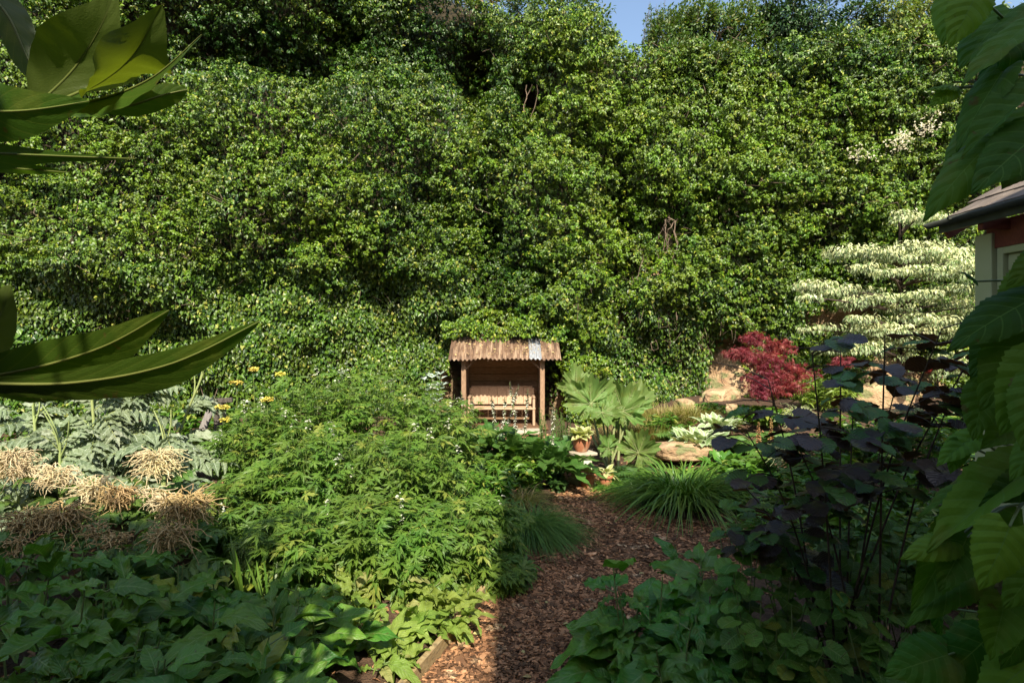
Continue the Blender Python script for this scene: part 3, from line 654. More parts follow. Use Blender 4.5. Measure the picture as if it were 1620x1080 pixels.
for k in range(3):
    y1=YC-.185-k*1.55;y0=y1-1.45
    mb=MB();zt=3.12;zb=1.42;ym=(y0+y1)/2
    box(mb,(XW+.0,y1-.035,(zt+zb)/2),(.09,.06,zt-zb),bev=.004);box(mb,(XW+.0,y0+.035,(zt+zb)/2),(.09,.06,zt-zb),bev=.004)
    box(mb,(XW+.0,ym,zt-.035),(.088,1.32,.06),bev=.004);box(mb,(XW+.0,ym,zb+.035),(.11,1.32,.06),bev=.004)
    box(mb,(XW+.02,y1-.115,(zt+zb)/2),(.05,.085,zt-zb-.14),bev=.004);box(mb,(XW+.02,y0+.115,(zt+zb)/2),(.05,.085,zt-zb-.14),bev=.004)
    box(mb,(XW+.02,ym,zt-.115),(.048,1.14,.085),bev=.004);box(mb,(XW+.02,ym,zb+.11),(.048,1.14,.08),bev=.004)
    w_=H.part('window_frame',mb,M['cream'])
    mb=MB();box(mb,(XW+.03,ym,(zt+zb)/2),(.006,1.15,zt-zb-.3));H.sub(w_,'pane',mb,M['glass'])
mb=MB();box(mb,(XW+2.2,1.6,1.7),(.06,6.9,3.4));box(mb,(XW+1.1,1.6,.42),(2.2,6.9,.06));H.part('back_wall',mb,M['fascia'])

# ------------------------------------------------------------------ the tall house behind the viewpoint; only its shade reaches the garden
M['render']=solid('house_render',(.42,.36,.28),(.5,.44,.35),2,.9,.4,30)
M['slate']=solid('roof_slate',(.07,.07,.075),(.12,.12,.125),8,.7,.4,40)
YH=-1.9
HB=Thing('house',(0,-5,0),'tall rendered house behind the viewpoint whose shade falls over the near plants','house')
mb=MB();t43=math.tan(R(SUN_EL))/math.cos(R(SUN_AZ))
hl=.85+(4.6-YH)*t43;hr=(8.1-YH)*t43;hm=(3.0-YH)*t43  # outline of the unseen house fitted to where its shade should fall
def shx(x,y): return x+(y-YH)*math.tan(R(SUN_AZ))
xa=shx(-1.32,4.3);xb=shx(.06,5.5)
xs_=shx(-2.15,4.8);h2=hl-.62;box(mb,((-16+xs_)/2,YH-3.5,hl/2-.2),(xs_+16,7,hl+.4));HB.part('left_wing',mb,M['render']);mb=MB();box(mb,((xs_+xa)/2,YH-3.55,h2/2-.2),(xa-xs_-.01,6.9,h2+.4));HB.part('shade_step_block',mb,M['render'])  # low end block added to step the shade edge down
mb=MB();box(mb,((xa+xb)/2,YH-3.6,hm/2-.2),(xb-xa-.01,6.6,hm+.4));HB.part('lit_gap_block',mb,M['render'])  # low block shaped to leave the sunlit gap open
mb=MB();box(mb,((xb+12)/2,YH-3.5,hr/2-.2),(12-xb,7,hr+.4));HB.part('right_wing',mb,M['render'])
mb=MB();box(mb,((xb+12)/2+.02,YH-3.5,hr+.16),(12-xb+.04,7.2,.1));box(mb,((-16+xs_)/2,YH-3.5,hl+.06),(xs_+16-.04,7.0,.1));HB.part('roof',mb,M['slate'])
for x in (-6,-3.2,3,6,9):
    mb=MB();box(mb,(x,YH+.01,4.4),(1.1,.08,1.5),bev=.01);f_=HB.part('window',mb,M['cream'])
    mb=MB();box(mb,(x,YH+.055,4.4),(.95,.02,1.35));HB.sub(f_,'pane',mb,M['gutter'])

def shade_tree():  # leaf clumps added along the unseen house outline to dapple the shade edge
    t=Thing('shade_edge_tree',(-3.2,YH+1.6,0),'unseen tree added behind the viewpoint to break up the edge of the shade','tree')
    mt=MB();mb=MB();b=np.array([-3.2,YH+1.6,0.]);T_=grid_leaf([(0,.05),(.4,.35),(1,.02)],3,1,.2,.2)
    tubes(mt,curve([b,b+[.1,0,3],b+[0,0,6.3]],12),np.linspace(.14,.05,12),8)
    k_=1.6/(YH*0+1)
    for cx,cz,r_ in ((xs_,hl-.1,.5),(xa,h2-.3,.35),(xa+.05,h2-1.1,.32),((xs_+xa)/2,h2-.15,.35),(xs_-1.2,hl-.05,.45),(xs_-2.4,hl,.55),(xs_-3.8,hl,.6),(xa,h2-2.1,.3)):
        c=np.array([cx-1.6*math.tan(R(SUN_AZ)),YH+1.6,cz-1.6*t43]);tubes(mt,curve([b+[0,0,min(c[2]-.4,5.6)],c],6),np.linspace(.04,.015,6),6)
        n=int(420*r_*r_);inst(mb,T_,c+nz(rnds(n))*rng.uniform(.2,1,n)[:,None]*r_,rnds(n),rnds(n)+[0,0,1],rng.uniform(.10,.18,n))
    t.part('trunk',mt,M['bark']);t.part('crown',mb,M['ivy'])
shade_tree()

# ================================================================== plants
M['stemdark']=solid('dark_twigs',(.05,.035,.03),(.10,.07,.05),20,.7,.3)
def stalks(base,tips,r0,r1,K=7,bow=.15):
    base=np.asarray(base,float);tips=np.asarray(tips,float);t=np.linspace(0,1,K)[None,:,None]
    d=tips-base;h=d*[1,1,0]
    c=base[:,None]+d[:,None]*t-h[:,None]*bow*np.sin(t*math.pi)
    return c,np.linspace(r0,r1,K)
# ---- monkshood mass
M['monk']=leafmat('monkshood_leaf',(.07,.15,.018),(.15,.24,.03),(.25,.29,.05),.93,rough=.45,spec=.45,trans=.3,vein=.05,veincol=(.09,.18,.04),vn=3)
M['petal']=leafmat('white_petal',(.50,.52,.38),(.66,.66,.54),rough=.6,spec=.3,trans=.2,tcol=(1,1,1))
LB=[(-118,.55),(-62,.85),(0,1),(62,.85),(118,.55)]
TE=[(-27,.20),(-17,.56),(-15,.78),(-10,.60),(-5,.80),(0,1.05),(5,.80),(10,.60),(15,.78),(17,.56),(27,.20)]
T_monk=[star_leaf(LB,TE,droop=d,rings=(.5,1)) for d in (.15,.35,.6)]
T_pet=grid_leaf([(0,.1),(.5,.42),(1,.12)],3,1,.6,.5)
def dome(px,py,Y,w,h,d): return dict(c=P(px,py,Y),w=w,h=h,d=d)
def monkshood(px,py,Y,w,hgt,label,ns=34,fl=4,sz=(.10,.16),z0=None,lpc=17):
    top=P(px,py,Y);x0,y0=top[0],Y;g=float(ground(x0,y0)) if z0 is None else z0
    t=Thing('monkshood',(x0,y0,g),label,'perennial plant','monkshood plants massed in the left bed')
    a=rng.uniform(0,6.283,ns);rr=np.sqrt(rng.uniform(0,1,ns))
    bx=x0+np.cos(a)*rr*w*.55;by=y0+np.sin(a)*rr*w*.5
    tx=x0+np.cos(a)*rr*w;ty=y0+np.sin(a)*rr*w*.9;H_=(top[2]-g)*(1-.42*rr**2.2)*rng.uniform(.84,1.06,ns)
    base=np.stack([bx,by,np.full(ns,g)],-1);tp=np.stack([tx,ty,g+H_],-1)
    c,r=stalks(base,tp,.006,.0025,9);mb=MB();tubes(mb,c,r,4);t.part('stems',mb,M['stem'])
    mb=MB();idx=np.repeat(np.arange(ns),lpc);n=len(idx);tt=1-rng.uniform(0,1,n)**1.3*.85
    k=tt*8;i0=np.minimum(k.astype(int),7);f=(k-i0)[:,None];p=c[idx,i0]*(1-f)+c[idx,i0+1]*f
    az=rng.uniform(0,6.283,n);hv=np.stack([np.cos(az),np.sin(az),0*az],-1);out=nz((p-np.array([x0,y0,g+.3*(top[2]-g)])))
    s=rng.uniform(*sz,n)*(1.15-.35*tt);pet=s*rng.uniform(.7,1.5,n)
    tipd=nz(hv+out*.5+np.array([0,-.1,-.15]));pos=p+tipd*pet[:,None]*np.array([1,1,.5])
    nrm=nz(np.array([0,-.28,1.])+out*.35+rnds(n,.28))
    multi(mb,T_monk,pos,tipd,nrm,s);t.part('foliage',mb,M['monk'])
    if fl:
        ii=rng.choice(ns,fl,replace=False)
        for q_ in ii:
            mb=MB();b=c[q_,-1];m_=10;hh=np.sort(rng.uniform(-.02,.12,m_));az=rng.uniform(0,6.283,m_)
            o=np.stack([np.cos(az),np.sin(az),0*az],-1)
            inst(mb,T_pet,b+o*.008+np.stack([0*hh,0*hh,hh],-1),o+[0,0,.3],np.array([0,0,1.])+rnds(m_,.3),rng.uniform(.022,.042,m_))
            t.part('flower_spike',mb,M['petal'])
    return t
mk=[ # px, py(top), Y, width, label
 (412,640,6.9,.60,'bright green monkshood at the left end of the mass beside the cardoons'),
 (490,592,7.6,.85,'monkshood at the back left of the mass, close to the small leaved ivy'),
 (600,578,8.0,.9,'tallest monkshood at the top of the mass, dotted with white flowers'),
 (690,612,7.7,.65,'monkshood at the right shoulder of the mass below the shelter'),
 (400,745,5.5,.55,'monkshood at the front left of the mass behind the goat\'s beard plumes'),
 (520,672,6.1,.8,'monkshood in the middle of the mass with nodding pinkish seed heads'),
 (645,680,6.2,.75,'monkshood right of the middle of the mass'),
 (470,805,4.9,.5,'low monkshood at the foot of the mass above the shaded comfrey'),
 (590,790,5.1,.6,'front monkshood with large star shaped leaves above the sunlit comfrey'),
 (690,800,5.3,.5,'front right monkshood with large star shaped leaves nearest the edging'),
 (755,790,5.8,.42,'monkshood at the right end of the mass against the grass tussock'),
 (775,880,5.35,.28,'small monkshood shoot at the edge of the bark path')]
for a in mk: monkshood(a[0],a[1],a[2],a[3],0,a[4],ns=int(30+40*a[3]),fl=int(1*(a[2]<6)+5*(a[2]>6)+3*(a[2]>7)))
# seed heads
# ---- mixed green fillers behind: acanthus
M['acan']=leafmat('acanthus_leaf',(.045,.11,.02),(.075,.16,.03),rough=.35,spec=.5,trans=.22,vein=.04,vn=8)
M['bract']=leafmat('purple_bract',(.16,.11,.12),(.10,.13,.05),rough=.6,trans=.1)
def lobed_prof(n=7,w0=.26,dep=.55):
    pr=[(0,.03)]
    for k in range(n):
        v=.12+.85*k/n;W=w0*(math.sin(min(1,v*1.15)*math.pi)**.6*.9+.12)
        pr+=[(v,W*(1-dep)),(v+.35/n,W),(v+.62/n,W*.95)]
    return pr+[(1,.01)]
T_acan=[grid_leaf(lobed_prof(),21,1,.35,d,wave=.05) for d in (.2,.5,.8)]
def rosette(mb,c,n,ln,Ts,up=(.2,1.2),wr=1,drop=0,pet=None,rad=.05,minz=None,mi=0,smooth=True):
    az=rng.uniform(0,6.283,n);u=rng.uniform(*up,n);o=np.stack([np.cos(az)*np.cos(u),np.sin(az)*np.cos(u),np.sin(u)],-1)
    b=np.array(c)+np.stack([np.cos(az)*rad*rng.random(n),np.sin(az)*rad*rng.random(n),rng.uniform(0,.03,n)],-1)
    l=rng.uniform(.7,1.1,n)*ln;pt=l*(pet if pet is not None else .15)*rng.uniform(.6,1.3,n)
    st=b+o*pt[:,None]
    nr=np.stack([-np.cos(az)*np.sin(u),-np.sin(az)*np.sin(u),np.cos(u)],-1)+rnds(n,.22)
    multi(mb,Ts,st,o,nr,l,wr=wr,smooth=smooth,mi=mi);return b,st
def plant(name,loc,label,cat,group=None): return Thing(name,loc,label,cat,group)
aspots=[(742,700,9.4,[(738,648),(722,640)]),(790,690,9.7,[(765,650),(790,648),(810,625)]),(825,705,9.2,[(797,628),(822,640)]),(870,730,8.9,[(868,660)])]
alab=['bear\'s breeches at the left post of the shelter with pale flower spikes','bear\'s breeches before the shelter seat with several white and purple spikes','bear\'s breeches right of the middle of the shelter with leaning spikes','bear\'s breeches beside the green spires with one short pale spike']
for (px,py,Y,sp),lb in zip(aspots,alab):
    c=P(px,py,Y);g=gp(c[0],Y);t=plant('acanthus',g,lb,'perennial plant','bear\'s breeches in front of the shelter')
    mb=MB();b,s_=rosette(mb,(g[0],g[1],g[2]+.15),30,.62,T_acan,(.2,1.15),pet=.3,rad=.2);t.part('foliage',mb,M['acan'])
    mb=MB();tubes(mb,np.stack([b,s_],1),[.008,.005],4)
    t.part('leaf_stalks',mb,M['stem'])
    for (sx,sy) in sp:
        tip=P(sx+rng.uniform(6,16),sy-20+rng.uniform(-4,4),Y+.1);mb=MB();cv=curve([(g[0]+rng.normal(0,.1),g[1],g[2]),((g[0]+tip[0])/2,Y,(g[2]+tip[2])/2+.1),tip],12);tubes(mb,cv,np.linspace(.009,.004,12),5)
        sk=t.part('flower_spike',mb,M['stem'])
        m_=70;tt=rng.uniform(.45,1,m_);k=tt*11;i0=np.minimum(k.astype(int),10);f=(k-i0)[:,None];p=cv[i0]*(1-f)+cv[i0+1]*f;az=rng.uniform(0,6.28,m_);o=np.stack([np.cos(az),np.sin(az),0*az],-1)
        mb=MB();w_=tt<.86;inst(mb,T_pet,(p+o*.008)[w_],(o+[0,0,-.15])[w_],np.array([0,0,1.])+rnds(w_.sum(),.2),rng.uniform(.022,.036,w_.sum()));t.sub(sk,'florets',mb,M['petal'])
        mb=MB();inst(mb,T_pet,p+[0,0,.012],o*.8+[0,0,.6],np.array([0,0,1.])+rnds(m_,.2),rng.uniform(.03,.045,m_)*(1.1-.5*(tt>.9)));t.sub(sk,'bracts',mb,M['bract'])
# ---- general leafy fillers
M['leafA']=leafmat('mid_green_leaf',(.05,.13,.014),(.11,.21,.022),(.26,.30,.05),.93,rough=.4,trans=.28)
M['leafY']=leafmat('lime_green_leaf',(.14,.23,.03),(.24,.31,.06),rough=.45,trans=.32)
M['leafD']=leafmat('dark_green_leaf',(.02,.06,.015),(.045,.10,.02),rough=.4,trans=.2)
M['fine']=leafmat('fine_foliage',(.05,.13,.02),(.09,.18,.03),rough=.5,trans=.3)
T_ov=[grid_leaf([(0,.04),(.3,.30),(.65,.22),(1,.01)],4,1,.3,d) for d in (.1,.35)]
T_lan=[grid_leaf([(0,.03),(.3,.13),(.7,.09),(1,.005)],4,1,.3,d) for d in (.1,.4)]
def bush(name,px,py,Y,w,mat,label,Ts,ls,n=900,g=None,dd=None,group=None,cat='shrub',up=.7,stem=True,hw=1.0):
    top=P(px,py,Y);gz=float(ground(top[0],Y)) if g is None else g;hgt=top[2]-gz;dd=dd or w
    t=plant(name,(top[0],Y,gz),label,cat,group);ns=max(10,n//30)
    a=rng.uniform(0,6.283,ns);rr=np.sqrt(rng.uniform(0,1,ns))
    tp=np.stack([top[0]+np.cos(a)*rr*w,Y+np.sin(a)*rr*dd,gz+hgt*(1-.4*rr**2)*rng.uniform(.75,1.05,ns)],-1)
    b=np.stack([top[0]+np.cos(a)*rr*w*.4,Y+np.sin(a)*rr*dd*.4,np.full(ns,gz)],-1);c,r=stalks(b,tp,.006*hw,.002,8)
    mb=MB();tubes(mb,c,r,4);t.part('stems',mb,M['stem'] if stem else M['stemdark'])
    idx=rng.integers(0,ns,n);tt=1-rng.uniform(0,1,n)**1.5*.85;k=tt*7;i0=np.minimum(k.astype(int),6);f=(k-i0)[:,None];p=c[idx,i0]*(1-f)+c[idx,i0+1]*f
    az=rng.uniform(0,6.283,n);o=np.stack([np.cos(az),np.sin(az),rng.uniform(-.4,.6,n)],-1)
    mb=MB();multi(mb,Ts,p,o,np.array([0,-.3*(1-up),up])+rnds(n,.3),rng.uniform(.7,1.2,n)*ls);t.part('foliage',mb,mat);return t
bush('leafy_perennial',832,725,8.3,.32,M['leafA'],'leafy green plant with toothed leaves between the tussock and the pedestal',T_ov,.13,650,cat='perennial plant')
bush('leafy_perennial',775,735,7.3,.45,M['leafA'],'mixed green plant between the monkshood and the grass tussock',T_lan,.14,1000,cat='perennial plant')
bush('leafy_perennial',805,715,8.6,.4,M['leafA'],'low leafy plant right of the monkshood shoulder below the shelter step',T_ov,.10,900,cat='perennial plant')
bush('leafy_perennial',876,748,8.7,.18,M['leafD'],'dark drooping leafy plant touching the left side of the pedestal',T_ov,.14,240,cat='perennial plant')
bush('lime_euphorbia',712,640,9.2,.35,M['leafY'],'lime green leafy plant left of the shelter post',T_lan,.10,900,cat='perennial plant')
bush('lime_euphorbia',722,690,8.4,.32,M['leafY'],'yellow green leafy clump below the left shelter post',T_ov,.08,500,cat='perennial plant')
bush('leafy_perennial',660,640,9.6,.45,M['leafA'],'green plant behind the monkshood near the bare stone left of the shelter',T_lan,.10,900,cat='perennial plant')
# silver blue plant beside bare stone
M['silver']=leafmat('silver_blue_leaf',(.30,.38,.32),(.42,.50,.44),rough=.5,spec=.3,trans=.15)
c=P(684,590,11.2);t=plant('silver_spurge',gp(c[0],11.2),'pale silvery blue plant against the wall left of the shelter','perennial plant')
mb=MB();g=gp(c[0],11.2);cv,r=stalks(np.tile(g,(7,1)),np.array(g)+np.stack([rng.uniform(-.2,.2,7),rng.uniform(-.1,.1,7),np.full(7,c[2]-g[2])-rng.uniform(0,.3,7)],-1),.008,.006);tubes(mb,cv,r,5);t.part('stems',mb,M['stem'])
mb=MB();ii=rng.integers(0,7,260);k=rng.integers(3,7,260);az=rng.uniform(0,6.28,260);inst(mb,T_lan[0],cv[ii,k],np.stack([np.cos(az),np.sin(az),.6+0*az],-1),np.array([0,-.3,1.])+rnds(260,.2),rng.uniform(.1,.16,260));t.part('foliage',mb,M['silver'])
# rosemary-like green spires right of the shelter
t=plant('foxtail_spires',gp(P(880,660,10.3)[0],10.3),'upright clump of feathery green spires beside the shelter\'s right post','perennial plant')
mb=MB();ms_=MB()
for k in range(26):
    x,z=P(rng.uniform(852,905),0,10.3)[0],0;y=10.3+rng.uniform(-.25,.3);g=float(ground(x,y));h=rng.uniform(.75,1.15)*(.95-.0*k);tx=x+rng.normal(0,.04)
    cv=curve([(x,y,g),(tx,y,g+h)],10);tubes(ms_,cv,np.linspace(.006,.003,10),4);m_=110;tt=rng.uniform(.12,1,m_);p=np.array([x,y,g])*(1-tt[:,None])+np.array([tx,y,g+h])*tt[:,None];az=rng.uniform(0,6.28,m_)
    inst(mb,T_lan[0],p,np.stack([np.cos(az),np.sin(az),.9+0*az],-1),np.array([0,-.2,1.])+rnds(m_,.2),rng.uniform(.05,.08,m_)*(1.1-.6*tt))
t.part('stems',ms_,M['stem']);t.part('foliage',mb,M['fine'])

# ---- grasses
M['tuss']=leafmat('sedge_blade',(.07,.17,.03),(.14,.25,.05),rough=.4,trans=.3)
M['lily']=leafmat('daylily_blade',(.06,.15,.02),(.15,.25,.04),rough=.35,trans=.25)
M['gold']=leafmat('golden_grass',(.19,.20,.045),(.30,.27,.08),(.40,.30,.14),.8,rough=.55,trans=.3)
def tussock(name,px,py,Y,r,n,ln,wd,mat,label,up=(.5,1.4),droop=(.5,1.1),side=None,gz=None,cat='ornamental grass',K=8):
    x=P(px,py,Y)[0];g=gp(x,Y) if gz is None else (x,Y,gz);t=None
    a=rng.uniform(0,6.283,n);rr=np.sqrt(rng.random(n))*r;b=np.stack([x+np.cos(a)*rr,Y+np.sin(a)*rr,np.full(n,g[2])],-1)
    az=a+rng.normal(0,.5,n)
    if side is not None: az=np.where(rng.random(n)<.55,side+rng.normal(0,.5,n),az)
    mb=MB();blades(mb,b,az,rng.uniform(*ln,n),rng.uniform(*up,n),rng.uniform(*droop,n),rng.uniform(.7,1.2,n)*wd,K)
    o=mb.build(name,mat);tag(o,label,cat);return o
tussock('sedge',838,850,6.7,.16,1500,(.55,.95),.0085,M['tuss'],'fine green grass tussock arching over the left edge of the path',side=R(-45))
tussock('daylily',1082,800,7.75,.32,760,(.8,1.25),.026,M['lily'],'large clump of broad arching strap leaves at the right of the path',up=(.7,1.45),droop=(.45,.95),K=10)
tussock('daylily',1000,790,8.3,.14,260,(.4,.7),.014,M['lily'],'small strap leaved clump left of the large daylily clump',up=(.6,1.4))
tussock('golden_grass',1035,670,11.2,.5,1400,(.5,.8),.011,M['gold'],'yellowish grass below the ivy right of the giant rhubarb leaves',up=(.9,1.5),droop=(.2,.8))
tussock('golden_grass',1100,680,11.6,.35,700,(.35,.6),.011,M['gold'],'patch of straw coloured grass behind the pale hosta',up=(.9,1.5),droop=(.2,.8))
tussock('sedge',962,790,8.9,.10,300,(.25,.45),.010,M['lily'],'low green sedge in front of the floor pots')
tussock('sedge',820,745,7.6,.2,400,(.4,.7),.009,M['gold'],'pale yellow green grass between the monkshood and the path')
tussock('iris',388,900,4.35,.06,14,(.5,.75),.035,M['lily'],'fan of broad upright iris blades at the left of the sunlit comfrey',up=(1.2,1.5),droop=(.05,.25))
tussock('iris',424,905,4.3,.04,9,(.45,.62),.032,M['lily'],'smaller fan of iris blades right of the other iris fan',up=(1.2,1.5),droop=(.05,.2))
for o in C.objects: pass

# ---- comfrey and other big leaved plants in front
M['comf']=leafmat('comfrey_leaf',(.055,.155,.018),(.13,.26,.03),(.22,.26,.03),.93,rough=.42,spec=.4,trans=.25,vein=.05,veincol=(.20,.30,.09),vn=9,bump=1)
M['comfY']=leafmat('sun_tinted_comfrey_leaf',(.16,.24,.035),(.25,.32,.06),(.3,.3,.1),.93,rough=.5,spec=.35,trans=.32,vein=.035,veincol=(.2,.28,.1),vn=9,bump=1)  # paler copy of the comfrey leaf, sunlight put into its colour
pv=[(0,.04),(.1,.15),(.3,.245),(.55,.23),(.8,.12),(1,.01)]
T_comf=[grid_leaf(pv,14,3,f,d,wave=.09,wn=w_,rib=.045,ribn=8,cup=c_) for f,d,w_,c_ in ((.3,.3,2.7,.2),(.15,.7,3.3,.1),(.45,.15,2.4,-.2),(.25,1.0,3,.3),(.5,.4,1.5,0))]
pv2=[(0,.10),(.08,.24),(.25,.33),(.5,.28),(.8,.13),(1,.01)]
T_dock=[grid_leaf(pv2,14,3,f,d,wave=.06,wn=w_,rib=.045,ribn=8,heart=.1) for f,d,w_ in ((.2,.2,1.7),(.1,.5,2.3))]
def comfrey(px,py,Y,label,mat,n=22,ln=.32,h=.35,Ts=None,name='comfrey',group='comfrey plants along the front of the left bed',up=(-.1,1.1),rad=.2,smallst=3):
    c=P(px,py,Y);g=gp(c[0],Y);top=max(c[2],g[2]+.12);t=plant(name,g,label,'perennial plant',group)
    mb=MB();ms_=MB();Ts=Ts or T_comf
    # leaves at several heights on short leafy stems
    cols=max(3,n//6)
    for k in range(cols):
        a=rng.uniform(0,6.28);q_=rad*math.sqrt(rng.random());b=np.array([g[0]+math.cos(a)*q_,g[1]+math.sin(a)*q_,g[2]]);hh=(top-g[2])*rng.uniform(.45,1.0)
        e=b+np.array([math.cos(a)*q_*.6,math.sin(a)*q_*.6,hh]);cv=curve([b,(b+e)/2+rnds(1,.02)[0],e],8);tubes(ms_,cv,np.linspace(.008,.004,8),5)
        m_=n//cols+2
        tt=rng.uniform(.1,1,m_);kk=np.minimum((tt*7).astype(int),7);p=cv[kk];az=a+rng.normal(0,1.3,m_);u=rng.uniform(*up,m_)*(.4+.6*tt)
        o=np.stack([np.cos(az)*np.cos(u),np.sin(az)*np.cos(u),np.sin(u)],-1);l=ln*rng.uniform(.6,1.1,m_)*(1.15-.35*tt);pt=l*rng.uniform(.1,.45,m_)
        st=p+o*pt[:,None];nr=np.stack([-np.cos(az)*np.sin(u),-np.sin(az)*np.sin(u)-.35,np.cos(u)],-1)+rnds(m_,.25)
        multi(mb,Ts,st,o,nr+rnds(m_,.15),l*rng.choice([.6,1,1.1],m_),smooth=True,wr=rng.uniform(.65,1.25,m_));tubes(ms_,np.stack([p,st],1),[.005,.004],4)
    t.part('stems',ms_,M['stem']);t.part('foliage',mb,mat);return t
cl=[(20,880,3.7,0),(95,905,3.3,0),(40,985,2.95,0),(150,880,3.9,0),(215,960,3.15,0),(245,895,3.7,0),(130,1030,2.8,0),(310,930,3.5,0),(325,1010,3.05,0),(400,960,3.4,0),(420,1040,3.0,0),
 (490,955,3.9,0),(235,1060,2.75,0),
 (520,900,4.5,1),(580,905,4.55,1),(640,905,4.7,1),(675,915,4.85,1),(560,975,4.15,1),(630,975,4.25,1),(660,985,4.3,1),(590,1040,3.85,1),(705,905,5.1,1),(350,880,4.2,0),(440,890,4.4,0),(650,1010,4.05,1),(690,960,4.6,1),(600,950,4.5,1)]
sh=['at the far left edge below the goat\'s beard','with broad upright leaf, second from the left edge','in the lower left corner, in deep shade','behind the left foreground group, under the brown plumes','in the middle of the shaded left group','under the darkest brown plume','at the bottom edge near the left corner','right of the shaded middle group','near the bottom edge with arching leaves','left of the gap of bare soil','at the bottom edge in front of the bare soil','between the shaded and sunlit leaves','at the bottom edge between two shaded plants',
 'sunlit, behind the shadow edge','sunlit, under the front monkshood','sunlit, below the large star shaped leaves','sunlit, near the end of the edging board','sunlit, low beside the shadow edge','sunlit, in the middle of the bright patch','sunlit, leaning over the timber edging','sunlit, at the bottom by the edging board','sunlit small one at the far end of the edging board','in half shade beside the iris fans','in half shade right of the iris fans','sunlit low one pressed against the timber edging near the bottom','sunlit low one against the far half of the timber edging','sunlit, between the front monkshood and the middle of the bright patch']
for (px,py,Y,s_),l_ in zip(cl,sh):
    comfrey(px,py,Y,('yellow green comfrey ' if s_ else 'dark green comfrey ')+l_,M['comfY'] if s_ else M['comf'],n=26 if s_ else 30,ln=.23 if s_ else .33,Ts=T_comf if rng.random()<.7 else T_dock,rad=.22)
M['comfG']=leafmat('deep_green_leaf',(.05,.18,.022),(.11,.27,.035),rough=.38,spec=.45,trans=.25,vein=.05,veincol=(.16,.28,.09),vn=9,bump=1)
rg='big leaved plants along the right side of the path'
comfrey(1015,895,4.0,'deep green large leaved plant nearest the path on the right',M['comfG'],n=46,ln=.36,Ts=T_dock+T_comf[:2],rad=.2,name='leopards_bane',group=rg)
comfrey(1120,880,4.3,'deep green large leaved plant behind the one nearest the path',M['comfG'],n=44,ln=.36,Ts=T_dock,rad=.26,name='leopards_bane',group=rg)
comfrey(1085,985,3.6,'green plant with wide low leaves at the bottom of the path\'s right side',M['comfG'],n=36,ln=.34,Ts=T_comf,rad=.2,name='leopards_bane',group=rg)
comfrey(990,1010,3.75,'low leafy plant at the bottom edge touching the path',M['comfG'],n=24,ln=.26,Ts=T_dock,rad=.14,name='leopards_bane',group=rg)
comfrey(1190,1010,3.35,'large leaved plant at the bottom edge left of the fern',M['comfG'],n=26,ln=.32,Ts=T_comf,rad=.2,name='leopards_bane',group=rg)

# ---- pinnate leaves: cardoons, ferns
def pinnate(mb,T,cv,L0,np_=10,ang=1.0,mi=0,upv=(0,-.2,1),prof=None,droop=.2,start=.12,wr=1,smooth=False):
    K=len(cv);tt=np.linspace(start,.99,np_);k=tt*(K-1);i0=np.minimum(k.astype(int),K-2);f=(k-i0)[:,None];p=cv[i0]*(1-f)+cv[i0+1]*f;tg=nz(np.gradient(cv,axis=0))[i0]
    side=nz(np.cross(tg,np.array(upv,float)));nr=nz(np.cross(side,tg))
    pr=(np.sin(np.clip((tt-start)/(1-start)*.92+.08,0,1)*math.pi)**.6+.08) if prof is None else prof(tt)
    for s_ in (-1,1):
        d=tg*math.cos(ang)+side*s_*math.sin(ang)+np.array([0,0,-droop])+rnds(np_,.09)
        inst(mb,T,p,d,nr+rnds(np_,.18),L0*pr*rng.uniform(.85,1.1,np_),mi=mi,wr=wr,smooth=smooth)
    inst(mb,T,p[-1:],tg[-1:],nr[-1:],[L0*.5],mi=mi,wr=wr)
M['card']=leafmat('cardoon_leaf',(.12,.17,.085),(.19,.24,.13),(.26,.30,.20),.85,rough=.5,spec=.35,trans=.15,back=(.25,.30,.24),vein=.06,veincol=(.4,.46,.36),vn=5)
M['cardstem']=leafmat('cardoon_stem',(.24,.30,.10),(.30,.36,.13),rough=.6,trans=0)
T_lobe=grid_leaf([(0,.20),(.18,.17),(.3,.27),(.42,.16),(.55,.20),(.7,.10),(1,.01)],8,1,.35,.35,wave=.06)
def cardoon(px,py,Y,h,label,bx=0,nl=26,group='silver cardoons at the back of the left bed'):
    tp=P(px,py,Y);g=gp(tp[0]+bx,Y);t=plant('cardoon',g,label,'perennial plant',group)
    mb=MB();cv=curve([g,((g[0]*.6+tp[0]*.4),Y,(g[2]+tp[2])/2),tp],14);tubes(mb,cv,np.linspace(.022,.012,14),8);st=t.part('stem',mb,M['cardstem'])
    mb=MB();mr=MB()
    for k in range(3):
        a=cv[10+k];e=a+np.array([rng.normal(0,.10),rng.normal(0,.06),.35+.1*rng.random()]);tubes(mr,curve([a,(a+e)/2+[.03,0,0],e],6),np.linspace(.010,.006,6),6)
    for k in range(nl):
        f=rng.random()**1.5;i=min(13,int(f*13));a=cv[i];az=rng.uniform(0,6.28);L_=rng.uniform(.55,.9)*(1.15-.65*f);u=rng.uniform(.35,1.0)
        e1=a+L_*.5*np.array([math.cos(az)*math.cos(u),math.sin(az)*math.cos(u),math.sin(u)]);e2=e1+L_*.55*np.array([math.cos(az),math.sin(az),rng.uniform(-.55,.1)])
        c_=curve([a,e1,e2],10);tubes(mr,c_,np.linspace(.009,.003,10),4);pinnate(mb,T_lobe,c_,.30*(1.15-.6*f),8,.95,start=.12)
    t.part('branches',mr,M['cardstem']);t.part('foliage',mb,M['card']);return t
cardoon(52,640,6.6,0,'cardoon at the far left with one thick pale stem',.08)
cardoon(142,590,6.5,0,'cardoon with a tall forked pale stem, second from the left',.1)
cardoon(232,590,7.0,0,'cardoon with a slanting stem in the middle of the silver group',-.25)
